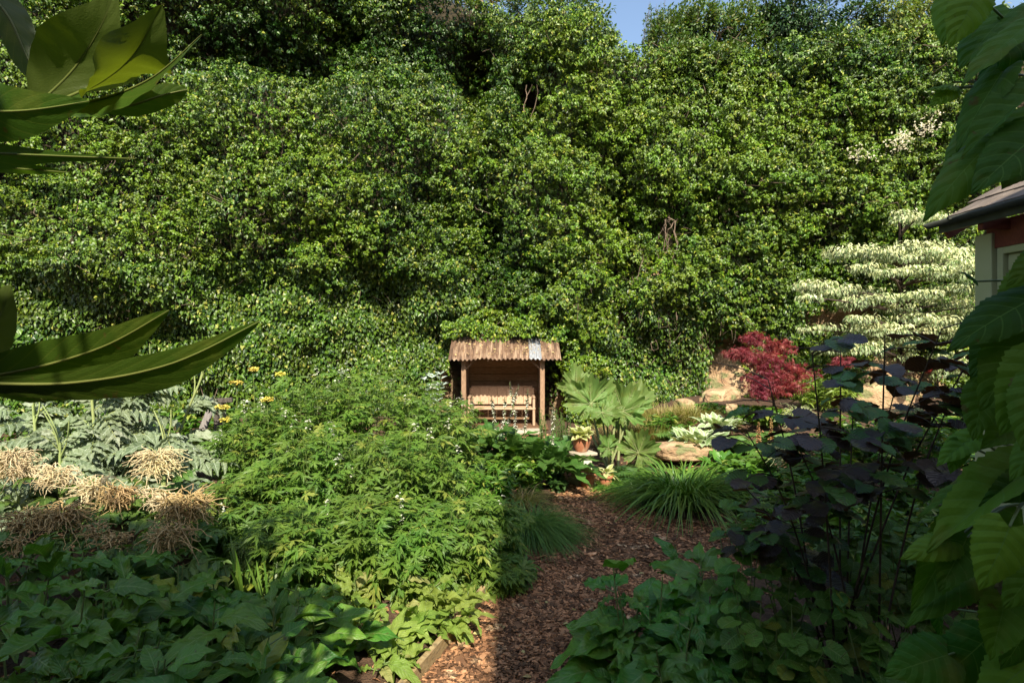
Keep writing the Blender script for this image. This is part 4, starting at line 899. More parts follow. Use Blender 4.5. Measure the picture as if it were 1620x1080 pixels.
cardoon(322,590,7.4,0,'rightmost cardoon, its stem leaning beside the dark post',-.5,20)
cardoon(182,640,7.5,0,'shorter cardoon set behind the forked stem',0,30)
cardoon(-30,660,6.4,0,'cardoon partly cut by the left edge of the photo',0,24)
cardoon(95,700,5.9,0,'low silver cardoon leaves behind the goat\'s beard plumes',0,24)
cardoon(260,700,6.2,0,'low silver cardoon leaves beside the monkshood',0,20)

# ---- goat's beard (drooping cream plumes)
M['plume']=leafmat('cream_plume',(.64,.52,.30),(.80,.70,.46),rough=.8,spec=.1,trans=.25,tcol=(1.2,1.1,.8))
M['plumeb']=leafmat('shaded_plume',(.42,.29,.13),(.58,.42,.21),rough=.85,spec=.1,trans=.2,tcol=(1.1,1,.7))  # plume colour darkened for the heads that hang in shade
M['aru']=leafmat('goatsbeard_leaf',(.07,.15,.025),(.12,.20,.04),rough=.45,trans=.3,vein=.05,vn=7)
T_aru=[grid_leaf([(0,.05),(.25,.28),(.6,.22),(1,.01)],8,1,.3,d,saw=.12) for d in (.15,.4)]
def plume(mb,c,w,h,n=46,len_=.16):
    """drooping tassels springing from a short branched head"""
    K=8;cs=[]
    hub=np.array(c)+np.array([0,0,h*.2])
    for k in range(n):
        a=rng.uniform(0,6.28);r=w*math.sqrt(rng.random())*.8;s=hub+np.array([math.cos(a)*r*.5,math.sin(a)*r*.4,rng.uniform(-.3,.5)*h])
        o=np.array([math.cos(a),math.sin(a)*.8,0]);L_=len_*rng.uniform(.5,1.25)
        e1=s+o*L_*.4+np.array([0,0,L_*rng.uniform(-.05,.25)]);e2=e1+o*L_*rng.uniform(.0,.7)+np.array([rng.normal(0,.04),rng.normal(0,.03),-L_*rng.uniform(-.25,.8)])
        cs.append(curve([s,e1,e2],K))
    cs=np.array(cs);cs[:,1:]+=rng.normal(0,.008,cs[:,1:].shape)
    rad=np.linspace(.0052,.003,K)[None]*rng.uniform(.7,1.2,(n,1))*(1+.25*((np.arange(K)%2)*2-1))[None]
    tubes(mb,cs,rad,5)
    # fine branching stalks
    return mb
pl=[(20,752,5.3,.30,.26,90,0,'widest cream plume at the left edge in full sun'),(92,768,5.2,.17,.2,46,0,'narrow cream plume hanging second from the left edge'),(150,784,5.1,.14,.16,40,0,'small cream plume low between two larger ones'),
 (248,745,5.5,.23,.22,80,0,'large rounded cream plume in front of the silver cardoons'),(238,792,5.0,.09,.12,22,0,'little drooping cream plume under the large rounded one'),(262,806,4.9,.11,.12,24,0,'thin pale plume just above the dark brown one'),
 (183,800,4.9,.15,.18,55,1,'shaded brown plume in the middle of the bed'),(295,818,4.6,.22,.2,90,1,'largest brown shaded plume beside the monkshood'),(268,862,4.2,.13,.14,40,1,'tan plume hanging below the largest brown one'),
 (100,830,4.6,.16,.16,55,1,'brown shaded plume left of the middle'),(38,836,4.5,.17,.14,46,1,'brown plume trailing at the left edge in shade'),(30,872,4.1,.08,.1,12,1,'small sparse tan plume at the left edge'),(152,850,4.3,.08,.12,14,1,'tiny tan plume over the comfrey leaves'),(185,858,4.2,.1,.07,16,1,'flat tan plume beside the tiny one')]
for px,py,Y,w_,h_,n_,br,lb in pl:
    c=P(px,py,Y);g=gp(c[0]+rng.uniform(-.05,.05),Y+.1);t=plant('goatsbeard',g,'goat\'s beard with the '+lb,'perennial plant','goat\'s beard plants with drooping plumes')
    mb=MB();cs=[];b=np.array(g);top=c+np.array([0,0,-.02])
    tubes(mb,curve([b,(b+top)/2+[.02,0,0],top],9),np.linspace(.006,.004,9),5)
    ends=[]
    for k in range(9):
        a=rng.uniform(0,6.28);L_=rng.uniform(.2,.45);s=b+(top-b)*rng.uniform(.35,.85);e=s+np.array([math.cos(a)*L_,math.sin(a)*L_*.8,rng.uniform(-.05,.22)]);cv=curve([s,(s+e)/2+[0,0,.05],e],7);tubes(mb,cv,np.linspace(.004,.002,7),4);ends.append(cv)
    t.part('stems',mb,M['stem']);mb=MB()
    for cv in ends: pinnate(mb,T_aru[rng.integers(2)],cv,.12,5,1.0,wr=1.1,start=.25)
    t.part('foliage',mb,M['aru']);mb=MB();plume(mb,c,w_*.95,h_*1.25,int(n_*2.6),.19 if w_>.1 else .13);t.part('flower_plume',mb,M['plumeb'] if br else M['plume'])
# ---- yellow flower heads by the dark post
M['yel']=leafmat('yellow_floret',(.62,.50,.06),(.72,.62,.15),rough=.7,trans=.1)
for px,py,Y,lb in ((401,592,8.4,'topmost yellow flat flower head behind the monkshood'),(374,614,8.3,'yellow flat flower head below and left of the topmost one'),(352,652,8.0,'pale yellow flower head beside the dark post'),(358,672,7.9,'lowest bright yellow flower head by the dark post'),(423,640,7.6,'small orange yellow flower head at the edge of the monkshood'),(444,600,8.5,'faint pale yellow flower head right of the topmost one')):
    Y-=.9;c=P(px,py-8,Y);g=gp(c[0]+.05,Y);t=plant('yarrow',g,lb,'flower','yellow flowers near the dark post')
    mb=MB();cv=curve([g,(np.array(g)+c)/2,c-[0,0,.06]],9);tubes(mb,cv,np.linspace(.006,.004,9),5)
    r=.085 if px in(374,352) else .065;m_=60;a=rng.uniform(0,6.28,m_);rr=np.sqrt(rng.random(m_))*r;hd=c+np.stack([np.cos(a)*rr,np.sin(a)*rr,.02*np.cos(rr/r*1.5)+rng.uniform(-.02,.02,m_)],-1)
    tubes(mb,np.stack([np.tile(cv[-1],(m_,1)),hd],1),[.002,.0015],3);t.part('stem',mb,M['stem'])
    mb=MB();T_b=grid_leaf([(0,.3),(.5,.6),(1,.3)],2,1,-.3,.2);inst(mb,T_b,np.repeat(hd,3,0),rnds(m_*3)*[1,1,.2],np.array([0,0,1.])+rnds(m_*3,.3),rng.uniform(.014,.024,m_*3));t.part('flower_head',mb,M['yel'])
    mb=MB();inst(mb,T_lan[0],cv[rng.integers(2,8,16)],rnds(16),np.array([0,0,1.])+rnds(16,.2),rng.uniform(.1,.18,16));t.part('foliage',mb,M['leafA'])

for px,py,Y,w_,lb in ((300,640,9.0,.8,'green leafy plant behind the dark post'),(380,650,9.2,.6,'green leafy plant below the yellow flowers'),(150,660,8.8,.9,'green leafy plant behind the forked cardoon'),(30,660,8.2,.8,'green leafy plant at the far left behind the cardoons'),(470,625,9.8,.7,'green leafy plant behind the left shoulder of the monkshood')):
    bush('leafy_perennial',px,py,Y,w_,M['leafA'],lb,T_ov,.13,800,cat='perennial plant')

# ---- giant rhubarb (gunnera)
M['gun']=leafmat('gunnera_leaf',(.10,.18,.035),(.15,.23,.06),rough=.5,spec=.35,trans=.25,vein=.0,back=(.10,.15,.04),bump=1)
M['gunstalk']=leafmat('gunnera_stalk',(.16,.20,.07),(.22,.24,.09),rough=.6,trans=0)
def gun_leaf(size,cup,seed):
    r_=np.random.default_rng(seed);nth=150;th=np.linspace(-math.pi*.93,math.pi*.93,nth);nr=9
    lobes=np.array([-2.45,-1.6,-.8,0,.8,1.6,2.45]);d=np.min(np.abs(th[:,None]-lobes[None]),1);li=np.argmin(np.abs(th[:,None]-lobes[None]),1)
    ll=np.array([.62,.82,.95,1.0,.95,.82,.62])[li]*(1+r_.normal(0,.06,7))[li]
    r=ll*(1-.26*np.clip(d/.4,0,1)**1.3)*(1+.13*((np.arange(nth)//3)%2)-.05*((np.arange(nth))%2))
    V=[[0,0,0]];L=[[0,0,0]]
    for k in range(1,nr+1):
        f=k/nr;rr=r*f if k>5 else np.minimum(r,.55+0*r)*f*(1+.0*f) if k<4 else r*f
        rib=-.10*np.cos(np.clip(d/.4,0,1)*math.pi)*f+.02*np.sin(d*40+f*9)*f+.09*N1(th*2+seed,f*3+0*th)
        z=cup*rr**1.6+rib+.10*np.sin(th*3+seed)*f**2+.035*np.sin(th*23+seed)*f**3
        V+=np.stack([np.sin(th)*rr,np.cos(th)*rr,z],-1).tolist();L+=np.stack([d/.4,np.full(nth,f),0*th],-1).tolist()
    T=[[0,i+2,i+1] for i in range(nth-1)];Q=[[1+k*nth+i,2+k*nth+i,2+(k+1)*nth+i,1+(k+1)*nth+i] for k in range(nr-1) for i in range(nth-1)]
    rb=[]
    for a,l in zip(lobes,[.55,.72,.85,.9,.85,.72,.55]):
        s=np.linspace(0,1,9);rr=l*s;rb.append(np.stack([np.sin(a)*rr,np.cos(a)*rr,cup*rr**1.6-.10*s+.012],-1))
        for s0 in (.35,.6,.78):
            for sg in (-1,1):
                q=np.linspace(0,1,5);pa=np.array([np.sin(a),np.cos(a)])*l*s0;dv=np.array([np.sin(a+sg*.6),np.cos(a+sg*.6)])*.24*(1.2-s0)
                pp=pa+dv*q[:,None];rn=np.linalg.norm(pp,axis=1);zz=cup*rn**1.6-.10*s0+.012+.07*q*s0
                rb.append(np.stack([pp[:,0],pp[:,1],zz],-1))
    return np.array(V),[np.array(T),np.array(Q)],np.array(L),rb
gl=[ # foot of the blade px,py,Y, size, tip direction, normal, cup
 (935,638,10.3,.55,(-.05,.12,1),(0,-.95,.35),.25,''),(912,612,10.6,.40,(-.75,.1,.7),(-.1,-.85,.5),.3,''),(985,650,10.5,.55,(.45,.1,.8),(-.15,-.85,.5),.3,''),(1000,640,10.7,.46,(.95,.0,.25),(-.1,-.55,.8),.35,''),
 (952,652,9.9,.36,(.15,-.75,-.5),(.0,-.5,.85),.3,''),(960,650,10.0,.36,(.8,-.4,-.35),(0,-.75,.6),.25,''),(1010,716,9.5,.42,(.35,.05,.8),(-.1,-.75,.6),.45,''),(975,640,11.0,.5,(.1,.2,-.9),(.2,-.7,-.5),.35,''),
 (925,750,9.25,.20,(.3,-.6,.5),(0,-.6,.8),.3,''),(962,708,9.7,.26,(-.5,-.2,.7),(0,-.8,.5),.2,'')]
base=P(968,715,10.1);base=np.array(gp(base[0],10.1))
t=plant('gunnera',base,'giant rhubarb plant with huge jagged ribbed leaves right of the shelter','perennial plant')
for k,(px,py,Y,s_,tp,nr,cup,_) in enumerate(gl):
    V,Fc,L,rb=gun_leaf(s_,cup,k+1);c=P(px,py,Y);y=nz(np.array(tp,float));x=nz(np.cross(y,np.array(nr,float)));z=np.cross(x,y);Rm=np.stack([x,y,z],0)
    mb=MB();L[:,2]=rng.random();mb.add((V*s_)@Rm+c,Fc,L,smooth=True);lf=t.part('leaf',mb,M['gun'])
    mb=MB()
    for q_ in rb:
        K=len(q_);tubes(mb,(q_*s_)@Rm+c,np.linspace(.012 if K==9 else .006,.002,K)*s_*1.6,5)
    t.sub(lf,'leaf_ribs',mb,M['gunstalk'])
    mb=MB();b=base+rnds(1,.06)[0]*[1,1,0];tubes(mb,curve([b,b*.45+c*.55+np.array([0,.1,-.12]),c],10),np.linspace(.028,.016,10)*(.5+s_),8);t.part('leaf_stalk',mb,M['gunstalk'])

# ---- hostas
M['hostaY']=leafmat('cream_hosta_leaf',(.38,.42,.14),(.50,.52,.22),rough=.45,trans=.25,vein=.04,veincol=(.3,.36,.1),vn=6,edge=(.60,.58,.32))
M['hostaB']=leafmat('pale_hosta_leaf',(.27,.38,.17),(.38,.48,.26),rough=.45,trans=.2,vein=.04,vn=6,edge=(.50,.56,.38))
ph=[(0,.12),(.1,.26),(.3,.36),(.6,.28),(1,.01)]
T_hosta=[grid_leaf(ph,8,2,.25,d,heart=.12,wave=.02) for d in (.2,.5)]
def hosta(loc,label,mat,n,ln,up=(.1,1.1),rad=.06,h=0,cat='perennial plant',pet=.35,group=None):
    t=plant('hosta',loc,label,cat,group);mb=MB();b,s_=rosette(mb,np.array(loc)+[0,0,h],n,ln,T_hosta,up,pet=pet,rad=rad);m2=MB();tubes(m2,np.stack([b-[0,0,h*.9],s_],1),[.004,.003],4)
    t.part('leaf_stalks',m2,M['stem']);t.part('foliage',mb,mat);return t
hosta((gx,gy,ztop+.21),'cream and green hosta growing in the pot on the pedestal',M['hostaY'],60,.17,(.05,1.25),.07)
hosta((p2[0],p2[1],.23),'thin straggly pale hosta in the left floor pot',M['hostaY'],9,.09,(.2,1.3),.06)
hosta((p3[0],p3[1],.2),'small yellowing hosta in the right floor pot',M['hostaY'],12,.16,(-.2,1.1),.05)
g=gp(P(1108,690,9.9)[0],9.9);hosta(g,'pale blue green hosta mound behind the daylily clump',M['hostaB'],120,.21,(.0,1.2),.42,.22)
g=gp(P(1135,660,10.5)[0],10.5);hosta(g,'pale hosta further back towards the outcrop',M['hostaB'],60,.2,(.0,1.2),.3,.15)
g=gp(P(1150,720,9.0)[0],9.0);hosta(g,'green hosta behind the right side of the daylily clump',M['leafA'],60,.2,(.0,1.2),.3,.1)

# ---- ferns
M['fern']=leafmat('fern_frond',(.08,.17,.03),(.13,.23,.05),rough=.5,trans=.3)
M['fernd']=leafmat('shade_fern_frond',(.05,.13,.03),(.08,.17,.04),rough=.45,trans=.3)
T_pin=grid_leaf([(0,.12),(.12,.16),(.2,.10),(.3,.15),(.4,.09),(.5,.13),(.6,.07),(.7,.10),(.8,.05),(1,.01)],10,1,.1,.15)
def fern(px,py,Y,n,ln,label,mat,up=(.5,1.2),np_=20,gz=None,group=None):
    c=P(px,py,Y);g=np.array(gp(c[0],Y) if gz is None else (c[0],Y,gz));t=plant('fern',g,label,'fern',group)
    ms_=MB();mb=MB();az=rng.uniform(0,6.28)
    for k in range(n):
        a=az+k*2.4+rng.normal(0,.2);u=rng.uniform(*up);L_=ln*rng.uniform(.8,1.15);e1=g+L_*.5*np.array([math.cos(a)*math.cos(u),math.sin(a)*math.cos(u),math.sin(u)]);e2=e1+L_*.5*np.array([math.cos(a),math.sin(a),rng.uniform(-.3,.25)])
        cv=curve([g,e1,e2],12);tubes(ms_,cv,np.linspace(.004,.0015,12),4);pinnate(mb,T_pin,cv,ln*.24,np_,1.25,droop=.05,start=.12)
    t.part('stems',ms_,M['stem']);t.part('fronds',mb,mat);return t
fern(1048,705,10.0,14,.65,'bright fern between the giant rhubarb and the pale hosta',M['fern'])
fern(1075,690,10.5,12,.6,'light green fern behind the boulder',M['fern'])
fern(1165,700,9.6,12,.6,'sunlit fern below the pale outcrop',M['fern'])
fern(1225,660,9.5,14,.6,'lacy fern beneath the red maple',M['fern'])
fern(1300,1080,3.3,11,.50,'dark green fern at the bottom edge beneath the hazel',M['fernd'],(.25,.8),26)
fern(1010,760,9.0,9,.45,'small fern beside the floor pots',M['fernd'])

# ---- right border fillers
bush('leafy_perennial',1200,640,10.6,.65,M['leafA'],'glossy green plant in front of the sandstone outcrop',T_ov,.14,900,cat='perennial plant')
bush('leafy_perennial',1290,590,11.6,.8,M['leafY'],'bright yellow green leafy shrub between the maple and the dogwood',T_lan,.17,900,cat='shrub')
bush('leafy_perennial',1360,650,9.0,.8,M['leafA'],'green border plant seen through the middle of the hazel',T_ov,.12,1300,cat='perennial plant')
bush('leafy_perennial',1450,655,8.6,.8,M['leafA'],'green border plant seen through the hazel near the summerhouse',T_ov,.13,1300,cat='perennial plant')
bush('leafy_perennial',1265,700,8.2,.7,M['leafA'],'green border plant behind the left side of the hazel',T_lan,.16,1100,cat='perennial plant')
bush('leafy_perennial',1200,770,7.4,.5,M['leafA'],'low green plant right of the daylily clump',T_lan,.16,900,cat='perennial plant')
bush('leafy_perennial',1540,640,9.5,.9,M['leafA'],'green shrub beside the summerhouse corner',T_ov,.12,1300,cat='shrub')
bush('leafy_perennial',985,740,9.2,.25,M['leafD'],'dark leafy plant behind the small fern near the floor pots',T_ov,.10,350,cat='perennial plant')
bush('leafy_perennial',1085,745,8.9,.35,M['leafA'],'low leafy plant in front of the flat boulder',T_ov,.10,500,cat='perennial plant')
bush('leafy_perennial',1060,655,11.4,.7,M['leafA'],'green plant among the golden grass at the foot of the ivy',T_lan,.14,700,cat='perennial plant')
bush('leafy_perennial',1130,640,12.0,.6,M['leafA'],'leafy plant at the foot of the outcrop beside the ivy',T_ov,.12,700,cat='perennial plant')
tussock('golden_grass',990,660,11.6,.5,1100,(.5,.9),.011,M['gold'],'yellow green grass directly behind the giant rhubarb stalks',up=(.9,1.5),droop=(.2,.8))
tussock('golden_grass',1060,650,12.2,.7,1500,(.4,.7),.011,M['gold'],'dry golden grass along the foot of the ivy',up=(.9,1.5),droop=(.2,.8))
tussock('sedge',1120,735,8.7,.2,320,(.3,.5),.012,M['tuss'],'light green sedge at the right end of the flat boulder')
for px,py,Y,w_,lb in ((1190,720,8.4,.5,'mid green plant between daylily and hazel'),(1330,720,7.0,.7,'leafy green border plant in half shade behind the middle stems of the hazel'),(1450,740,6.4,.7,'leafy green border plant behind the right stems of the hazel'),(1240,800,5.8,.5,'shaded leafy plant behind the lower left of the hazel'),(1390,800,5.2,.6,'shaded leafy plant behind the lower middle of the hazel'),(1500,800,5.0,.5,'shaded leafy plant behind the hydrangea twigs')):
    bush('leafy_perennial',px,py,Y,w_,M['leafA'],lb,T_ov if px%20 else T_lan,.13,1000,cat='perennial plant')
for px,py,Y,w_,h_,lb in ((1262,668,8.6,.26,.3,'pale green goat\'s beard plume beneath the red maple'),(1240,725,7.9,.2,.2,'pale green goat\'s beard plume behind the hazel'),(1440,655,7.6,.24,.12,'pale green flat plume seen between the hazel leaves')):
    c=P(px,py,Y);g=gp(c[0],Y);t=plant('goatsbeard',g,lb,'perennial plant','goat\'s beard plants with drooping plumes')
    mb=MB();tubes(mb,curve([g,c],6),np.linspace(.007,.004,6),5);t.part('stems',mb,M['stem'])
    mb=MB();plume(mb,c,w_,h_,110,.2);t.part('flower_plume',mb,M['plumeG'] if 'plumeG' in M else M.setdefault('plumeG',leafmat('green_plume',(.30,.34,.15),(.40,.42,.22),rough=.8,trans=.2)))
M['brownspike']=leafmat('brown_spike',(.36,.18,.07),(.45,.25,.11),rough=.8,trans=0)
for px,py,Y,lb in ((1200,668,8.8,'rusty brown flower spike in front of the maple'),(1220,662,9.0,'second rusty brown flower spike, right of the first')):
    c=P(px,py,Y);g=gp(c[0],Y);t=plant('astilbe',g,lb,'flower','rusty brown flower spikes');mb=MB();cv=curve([g,c],10);tubes(mb,cv,np.linspace(.006,.003,10),5);t.part('stem',mb,M['stem'])
    mb=MB();m_=120;tt=rng.uniform(.5,1,m_);p=np.array(g)*(1-tt[:,None])+c*tt[:,None];a=rng.uniform(0,6.28,m_);inst(mb,T_pet,p,np.stack([np.cos(a),np.sin(a),.5+0*a],-1),np.array([0,0,1.])+rnds(m_,.3),.05*(1.25-tt)/.7);t.part('flower_head',mb,M['brownspike'])

# ---- trees and shrubs
M['maple']=leafmat('red_maple_leaf',(.16,.025,.03),(.27,.045,.05),(.36,.12,.11),.85,rough=.45,spec=.4,trans=.35,tcol=(1.6,.7,.7))
T_maple=[star_leaf([(-110,.5),(-72,.75),(-36,.95),(0,1),(36,.95),(72,.75),(110,.5)],[(-16,.2),(-6,.55),(0,1),(6,.55),(16,.2)],droop=d,rings=(1,)) for d in (.2,.6)]
def tree(name,loc,label,cat,blobs,mat,Ts,ls,dens,trunk_r=.06,barkm=None,tipdir=(0,0,-.5),updir=(0,-.25,1),nj=.35,group=None,limbs=None,twigs=3,shell=.55,mat2=None):
    t=plant(name,loc,label,cat,group);loc=np.array(loc,float);mt=MB();mb=MB();bm_=barkm or M['bark']
    B_=[(np.array(c,float),np.array(r,float)) for c,r in blobs];cen=np.mean([c for c,_ in B_],0)
    fork=loc*.5+cen*.5;fork[2]=loc[2]+(cen[2]-loc[2])*.45
    tubes(mt,curve([loc,(loc+fork)/2+rnds(1,.05)[0]*[1,1,0],fork],10),np.linspace(trunk_r,trunk_r*.7,10),8)
    ml=MB()
    for c,r in B_:
        if limbs=='tiers':
            hz=max(c[2]-.25,loc[2]+.5);s0=np.array([loc[0],loc[1],hz]);tubes(mt,np.stack([s0-[0,0,.6],s0]),trunk_r*.7,7)
        else: s0=fork
        e=c-np.array([0,0,r[2]*.2]);cv=curve([s0,(s0+e)/2+np.array([0,0,.03]),e],10) if limbs=='tiers' else curve([fork,(fork+e)/2+np.array([0,0,-.1])*np.linalg.norm(e-fork)*.5,e],10);tubes(ml,cv,np.linspace(trunk_r*.55,trunk_r*.15,10),6)
        nt_=max(2,int(twigs*(1+np.prod(r)**(1/3)*4)));d=nz(rnds(nt_))*r*.95;s=cv[rng.integers(5,10,nt_)];en=c+d;md=(s+en)/2+rnds(nt_,.04)
        tubes(ml,np.stack([s,md,en],1),[trunk_r*.14,trunk_r*.09,.003],4)
        n=int(dens*(r[0]*r[1]+r[0]*r[2]+r[1]*r[2]));d=nz(rnds(n));rad=rng.uniform(shell**3,1,n)**(1/3)*(1+.42*N2(d[:,0]*2.4+c[0],d[:,2]*2.4+c[2])+.2*N3(d[:,0]*6,d[:,2]*6+c[1]));k=N1(d[:,0]*3+c[0]*2,d[:,2]*3+d[:,1]*2)>-.45
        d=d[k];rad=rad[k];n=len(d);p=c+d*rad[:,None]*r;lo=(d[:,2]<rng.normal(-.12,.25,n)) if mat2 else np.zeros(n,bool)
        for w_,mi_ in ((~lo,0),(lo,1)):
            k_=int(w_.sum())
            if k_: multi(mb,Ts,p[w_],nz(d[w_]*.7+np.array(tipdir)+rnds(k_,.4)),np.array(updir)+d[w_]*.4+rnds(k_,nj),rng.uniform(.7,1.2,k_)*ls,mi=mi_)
    t.part('trunk',mt,bm_);t.part('branches',ml,bm_);t.part('crown',mb,[mat,mat2] if mat2 else mat);return t
def split_tiers(lst):
    out=[]
    for px,py,rx,rz_,dy,ry2 in lst:
        k=max(2,int(rx/22))
        for i in range(k): f=(i+.5)/k*2-1;out.append((px+f*rx*.8+rng.normal(0,4),py+abs(f)*rz_*.7+rng.normal(0,7),rx/k*rng.uniform(1,1.6),rz_*rng.uniform(.4,.95),dy+rng.normal(0,.4),ry2*.6))
    return out
def bl(lst,Y): return [((P(px,py,Y+dy)),(rx/F*Y,ry2,rz_/F*Y)) for px,py,rx,rz_,dy,ry2 in lst]
g=gp(P(1225,660,10.9)[0],11.0)
tree('red_maple',g,'red leaved Japanese maple in front of the sandstone outcrop','tree',bl([(1195,535,24,12,.1,.35),(1168,556,16,9,0,.3),(1230,548,26,12,.3,.3),(1215,570,34,16,-.1,.4),(1180,560,25,10,-.2,.3),(1215,598,36,16,-.3,.4),(1255,588,30,14,0,.4),(1240,612,34,13,-.3,.35),(1200,612,15,10,-.4,.2),(1205,624,12,8,-.5,.2),(1335,572,22,9,.3,.3)],10.7),M['maple'],T_maple,.085,1300,.03,M['stemdark'],shell=.2,nj=.5)
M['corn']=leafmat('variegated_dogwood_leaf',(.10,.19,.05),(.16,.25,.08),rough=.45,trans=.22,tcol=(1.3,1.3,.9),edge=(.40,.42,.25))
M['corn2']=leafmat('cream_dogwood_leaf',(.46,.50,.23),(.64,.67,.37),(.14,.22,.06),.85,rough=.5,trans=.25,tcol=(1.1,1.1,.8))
tiers=[(1330,458,74,15,0,.9),(1300,462,36,9,-.3,.5),(1375,472,60,12,-.4,.7),(1455,470,80,12,.3,.9),(1385,405,90,12,.2,.9),(1440,392,70,16,0,.8),(1410,420,80,8,-.3,.6),(1500,385,52,32,.3,.8),(1500,440,60,18,-.2,.8),(1475,340,58,9,.4,.7),(1440,332,28,9,.2,.5),
 (1520,420,40,30,.2,.7),(1425,505,90,14,-.2,.9),(1380,535,50,10,0,.6),(1470,520,80,16,.1,.8),(1340,540,60,12,.0,.6),(1450,555,70,14,.3,.7),(1530,480,45,22,.2,.6),(1510,560,50,20,.2,.6),(1290,520,40,8,0,.4),(1360,500,40,7,-.3,.4)]
g=gp(P(1440,600,12)[0],12.3)
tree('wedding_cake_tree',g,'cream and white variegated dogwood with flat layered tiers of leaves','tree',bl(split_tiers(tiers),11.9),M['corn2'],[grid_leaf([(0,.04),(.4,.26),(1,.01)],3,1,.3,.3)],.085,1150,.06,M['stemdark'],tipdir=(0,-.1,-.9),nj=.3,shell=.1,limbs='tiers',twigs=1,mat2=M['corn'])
# shrubs and trees along the top of the wall
M['t1']=leafmat('hawthorn_leaf',(.06,.12,.02),(.09,.15,.035),(.2,.2,.06),.92,rough=.5,trans=.25)
M['t2']=leafmat('dark_evergreen_leaf',(.025,.065,.018),(.05,.10,.02),rough=.4,trans=.15)
M['t3']=leafmat('ash_leaf',(.09,.15,.03),(.17,.22,.05),(.28,.27,.07),.85,rough=.5,trans=.3)
M['t4']=leafmat('brownish_bramble_leaf',(.08,.10,.03),(.13,.14,.045),(.24,.17,.08),.8,rough=.55,trans=.2)
def topz(x): return float(ZT(x))
tops=[('hawthorn','hawthorn bush with upright twigs on the wall top, right of the small patch of sky',[(1045,62,30,40,0,.8),(1075,48,30,36,.2,.8),(1105,40,34,34,.2,.9),(1140,48,34,34,0,.8),(1172,42,26,36,0,.8),(1070,98,60,30,-.4,.7),(1130,100,65,32,-.4,.7),(1190,80,36,40,0,.7)],M['t1'],15.9,.095,1900),
 ('evergreen_tree','dark evergreen tree on the wall top between the hawthorn and the pale ash',[(1235,40,36,40,.2,1),(1275,25,50,45,0,1),(1310,80,60,40,-.2,.9),(1250,105,56,38,-.4,.8),(1350,45,40,45,.2,1),(1210,20,15,22,.3,.5)],M['t2'],15.6,.10,1700),
 ('ash_tree','yellow green ash tree on the wall top at the right',[(1400,30,50,40,0,1),(1460,25,50,45,.3,1),(1430,85,55,28,-.3,.9),(1390,110,36,20,-.4,.7),(1480,80,40,35,0,.9),(1530,60,50,50,.2,1)],M['t3'],15.4,.10,1500),
 ('bramble_thicket','brownish tangled thicket on the wall top above the dark gap',[(640,15,70,35,.3,.9),(710,10,55,30,.4,.9),(600,60,40,26,.0,.6),(770,15,30,22,.4,.7)],M['t4'],15.8,.09,1500),
 ('evergreen_tree','green tree above the wall between the dark gap and the patch of sky',[(830,20,60,40,.3,1),(900,20,50,40,.0,1),(935,45,34,36,-.1,.8),(880,70,50,25,-.3,.8),(958,70,20,24,0,.5)],M['t1'],15.4,.10,1500),
 ('evergreen_tree','dark tree above the wall at the top left',[(540,5,60,40,.5,1),(470,5,60,40,.5,1),(390,-10,60,50,.3,1)],M['t2'],14.5,.10,1300)]
for nm,lb,bls,mt_,Y,ls,dn in tops:
    b=bl(bls,Y);cx=np.mean([c[0][0] for c in b]);tree(nm,(cx,Y+.5,topz(cx)-.4),lb,'tree',b,mt_,T_ov,ls,dn,.09,tipdir=(0,0,.35) if nm=='hawthorn' else (0,0,-.2),group='trees and bushes along the wall top',twigs=7,shell=.15)
# upright wild twigs of the hawthorn and a spiky shoot against the sky
t=plant('hawthorn_shoots',(5.5,15.9,9.2),'thin upright leafy shoots standing against the sky on the wall top','shrub')
mb=MB();ms_=MB()
for k in range(46):
    px=rng.choice([rng.uniform(1020,1200),rng.uniform(1195,1225),rng.uniform(1010,1050)]);a=P(px,70,15.9);e=P(px+rng.normal(0,9),rng.uniform(-5,25),15.9)
    cv=curve([a,e],8);tubes(ms_,cv,np.linspace(.008,.003,8),4);m_=34;q_=rng.uniform(0,7,m_).astype(int);inst(mb,T_ov[0],cv[q_]+rnds(m_,.04),rnds(m_)+[0,0,.6],rnds(m_)+[0,-.5,.5],rng.uniform(.05,.08,m_))
t.part('stems',ms_,M['bark']);t.part('foliage',mb,M['t1'])
# white climbing flowers in the ivy at the right
M['rose']=leafmat('cream_rose_petal',(.50,.47,.33),(.62,.58,.42),trans=.2)
t=plant('climbing_rose',(w2(1380,250)[0],w2(1380,250)[2]-.5,2.0),'cream flower sprays of a climber scattered through the ivy at upper right','climber')
mb=MB();ms_=MB()
for px,py,n_ in ((1335,255,26),(1400,232,40),(1390,245,26),(1425,222,30),(1443,196,14),(1350,262,10)):
    x,z,Y=w2(px,py);Y=float(wallY(x,z))-.42;c=np.array([x,Y,z]);tubes(ms_,curve([c+[0,.5,-.5],c],6),np.linspace(.008,.003,6),4)
    mb=MB();m_=n_*2;p=c+rnds(m_,1)*[.16,.06,.10];inst(mb,T_pet,p,rnds(m_)*[1,.3,1],np.array([0,-1,.5])+rnds(m_,.4),rng.uniform(.04,.065,m_));t.part('flower_spray',mb,M['rose'])
t.part('stems',ms_,M['twig'])

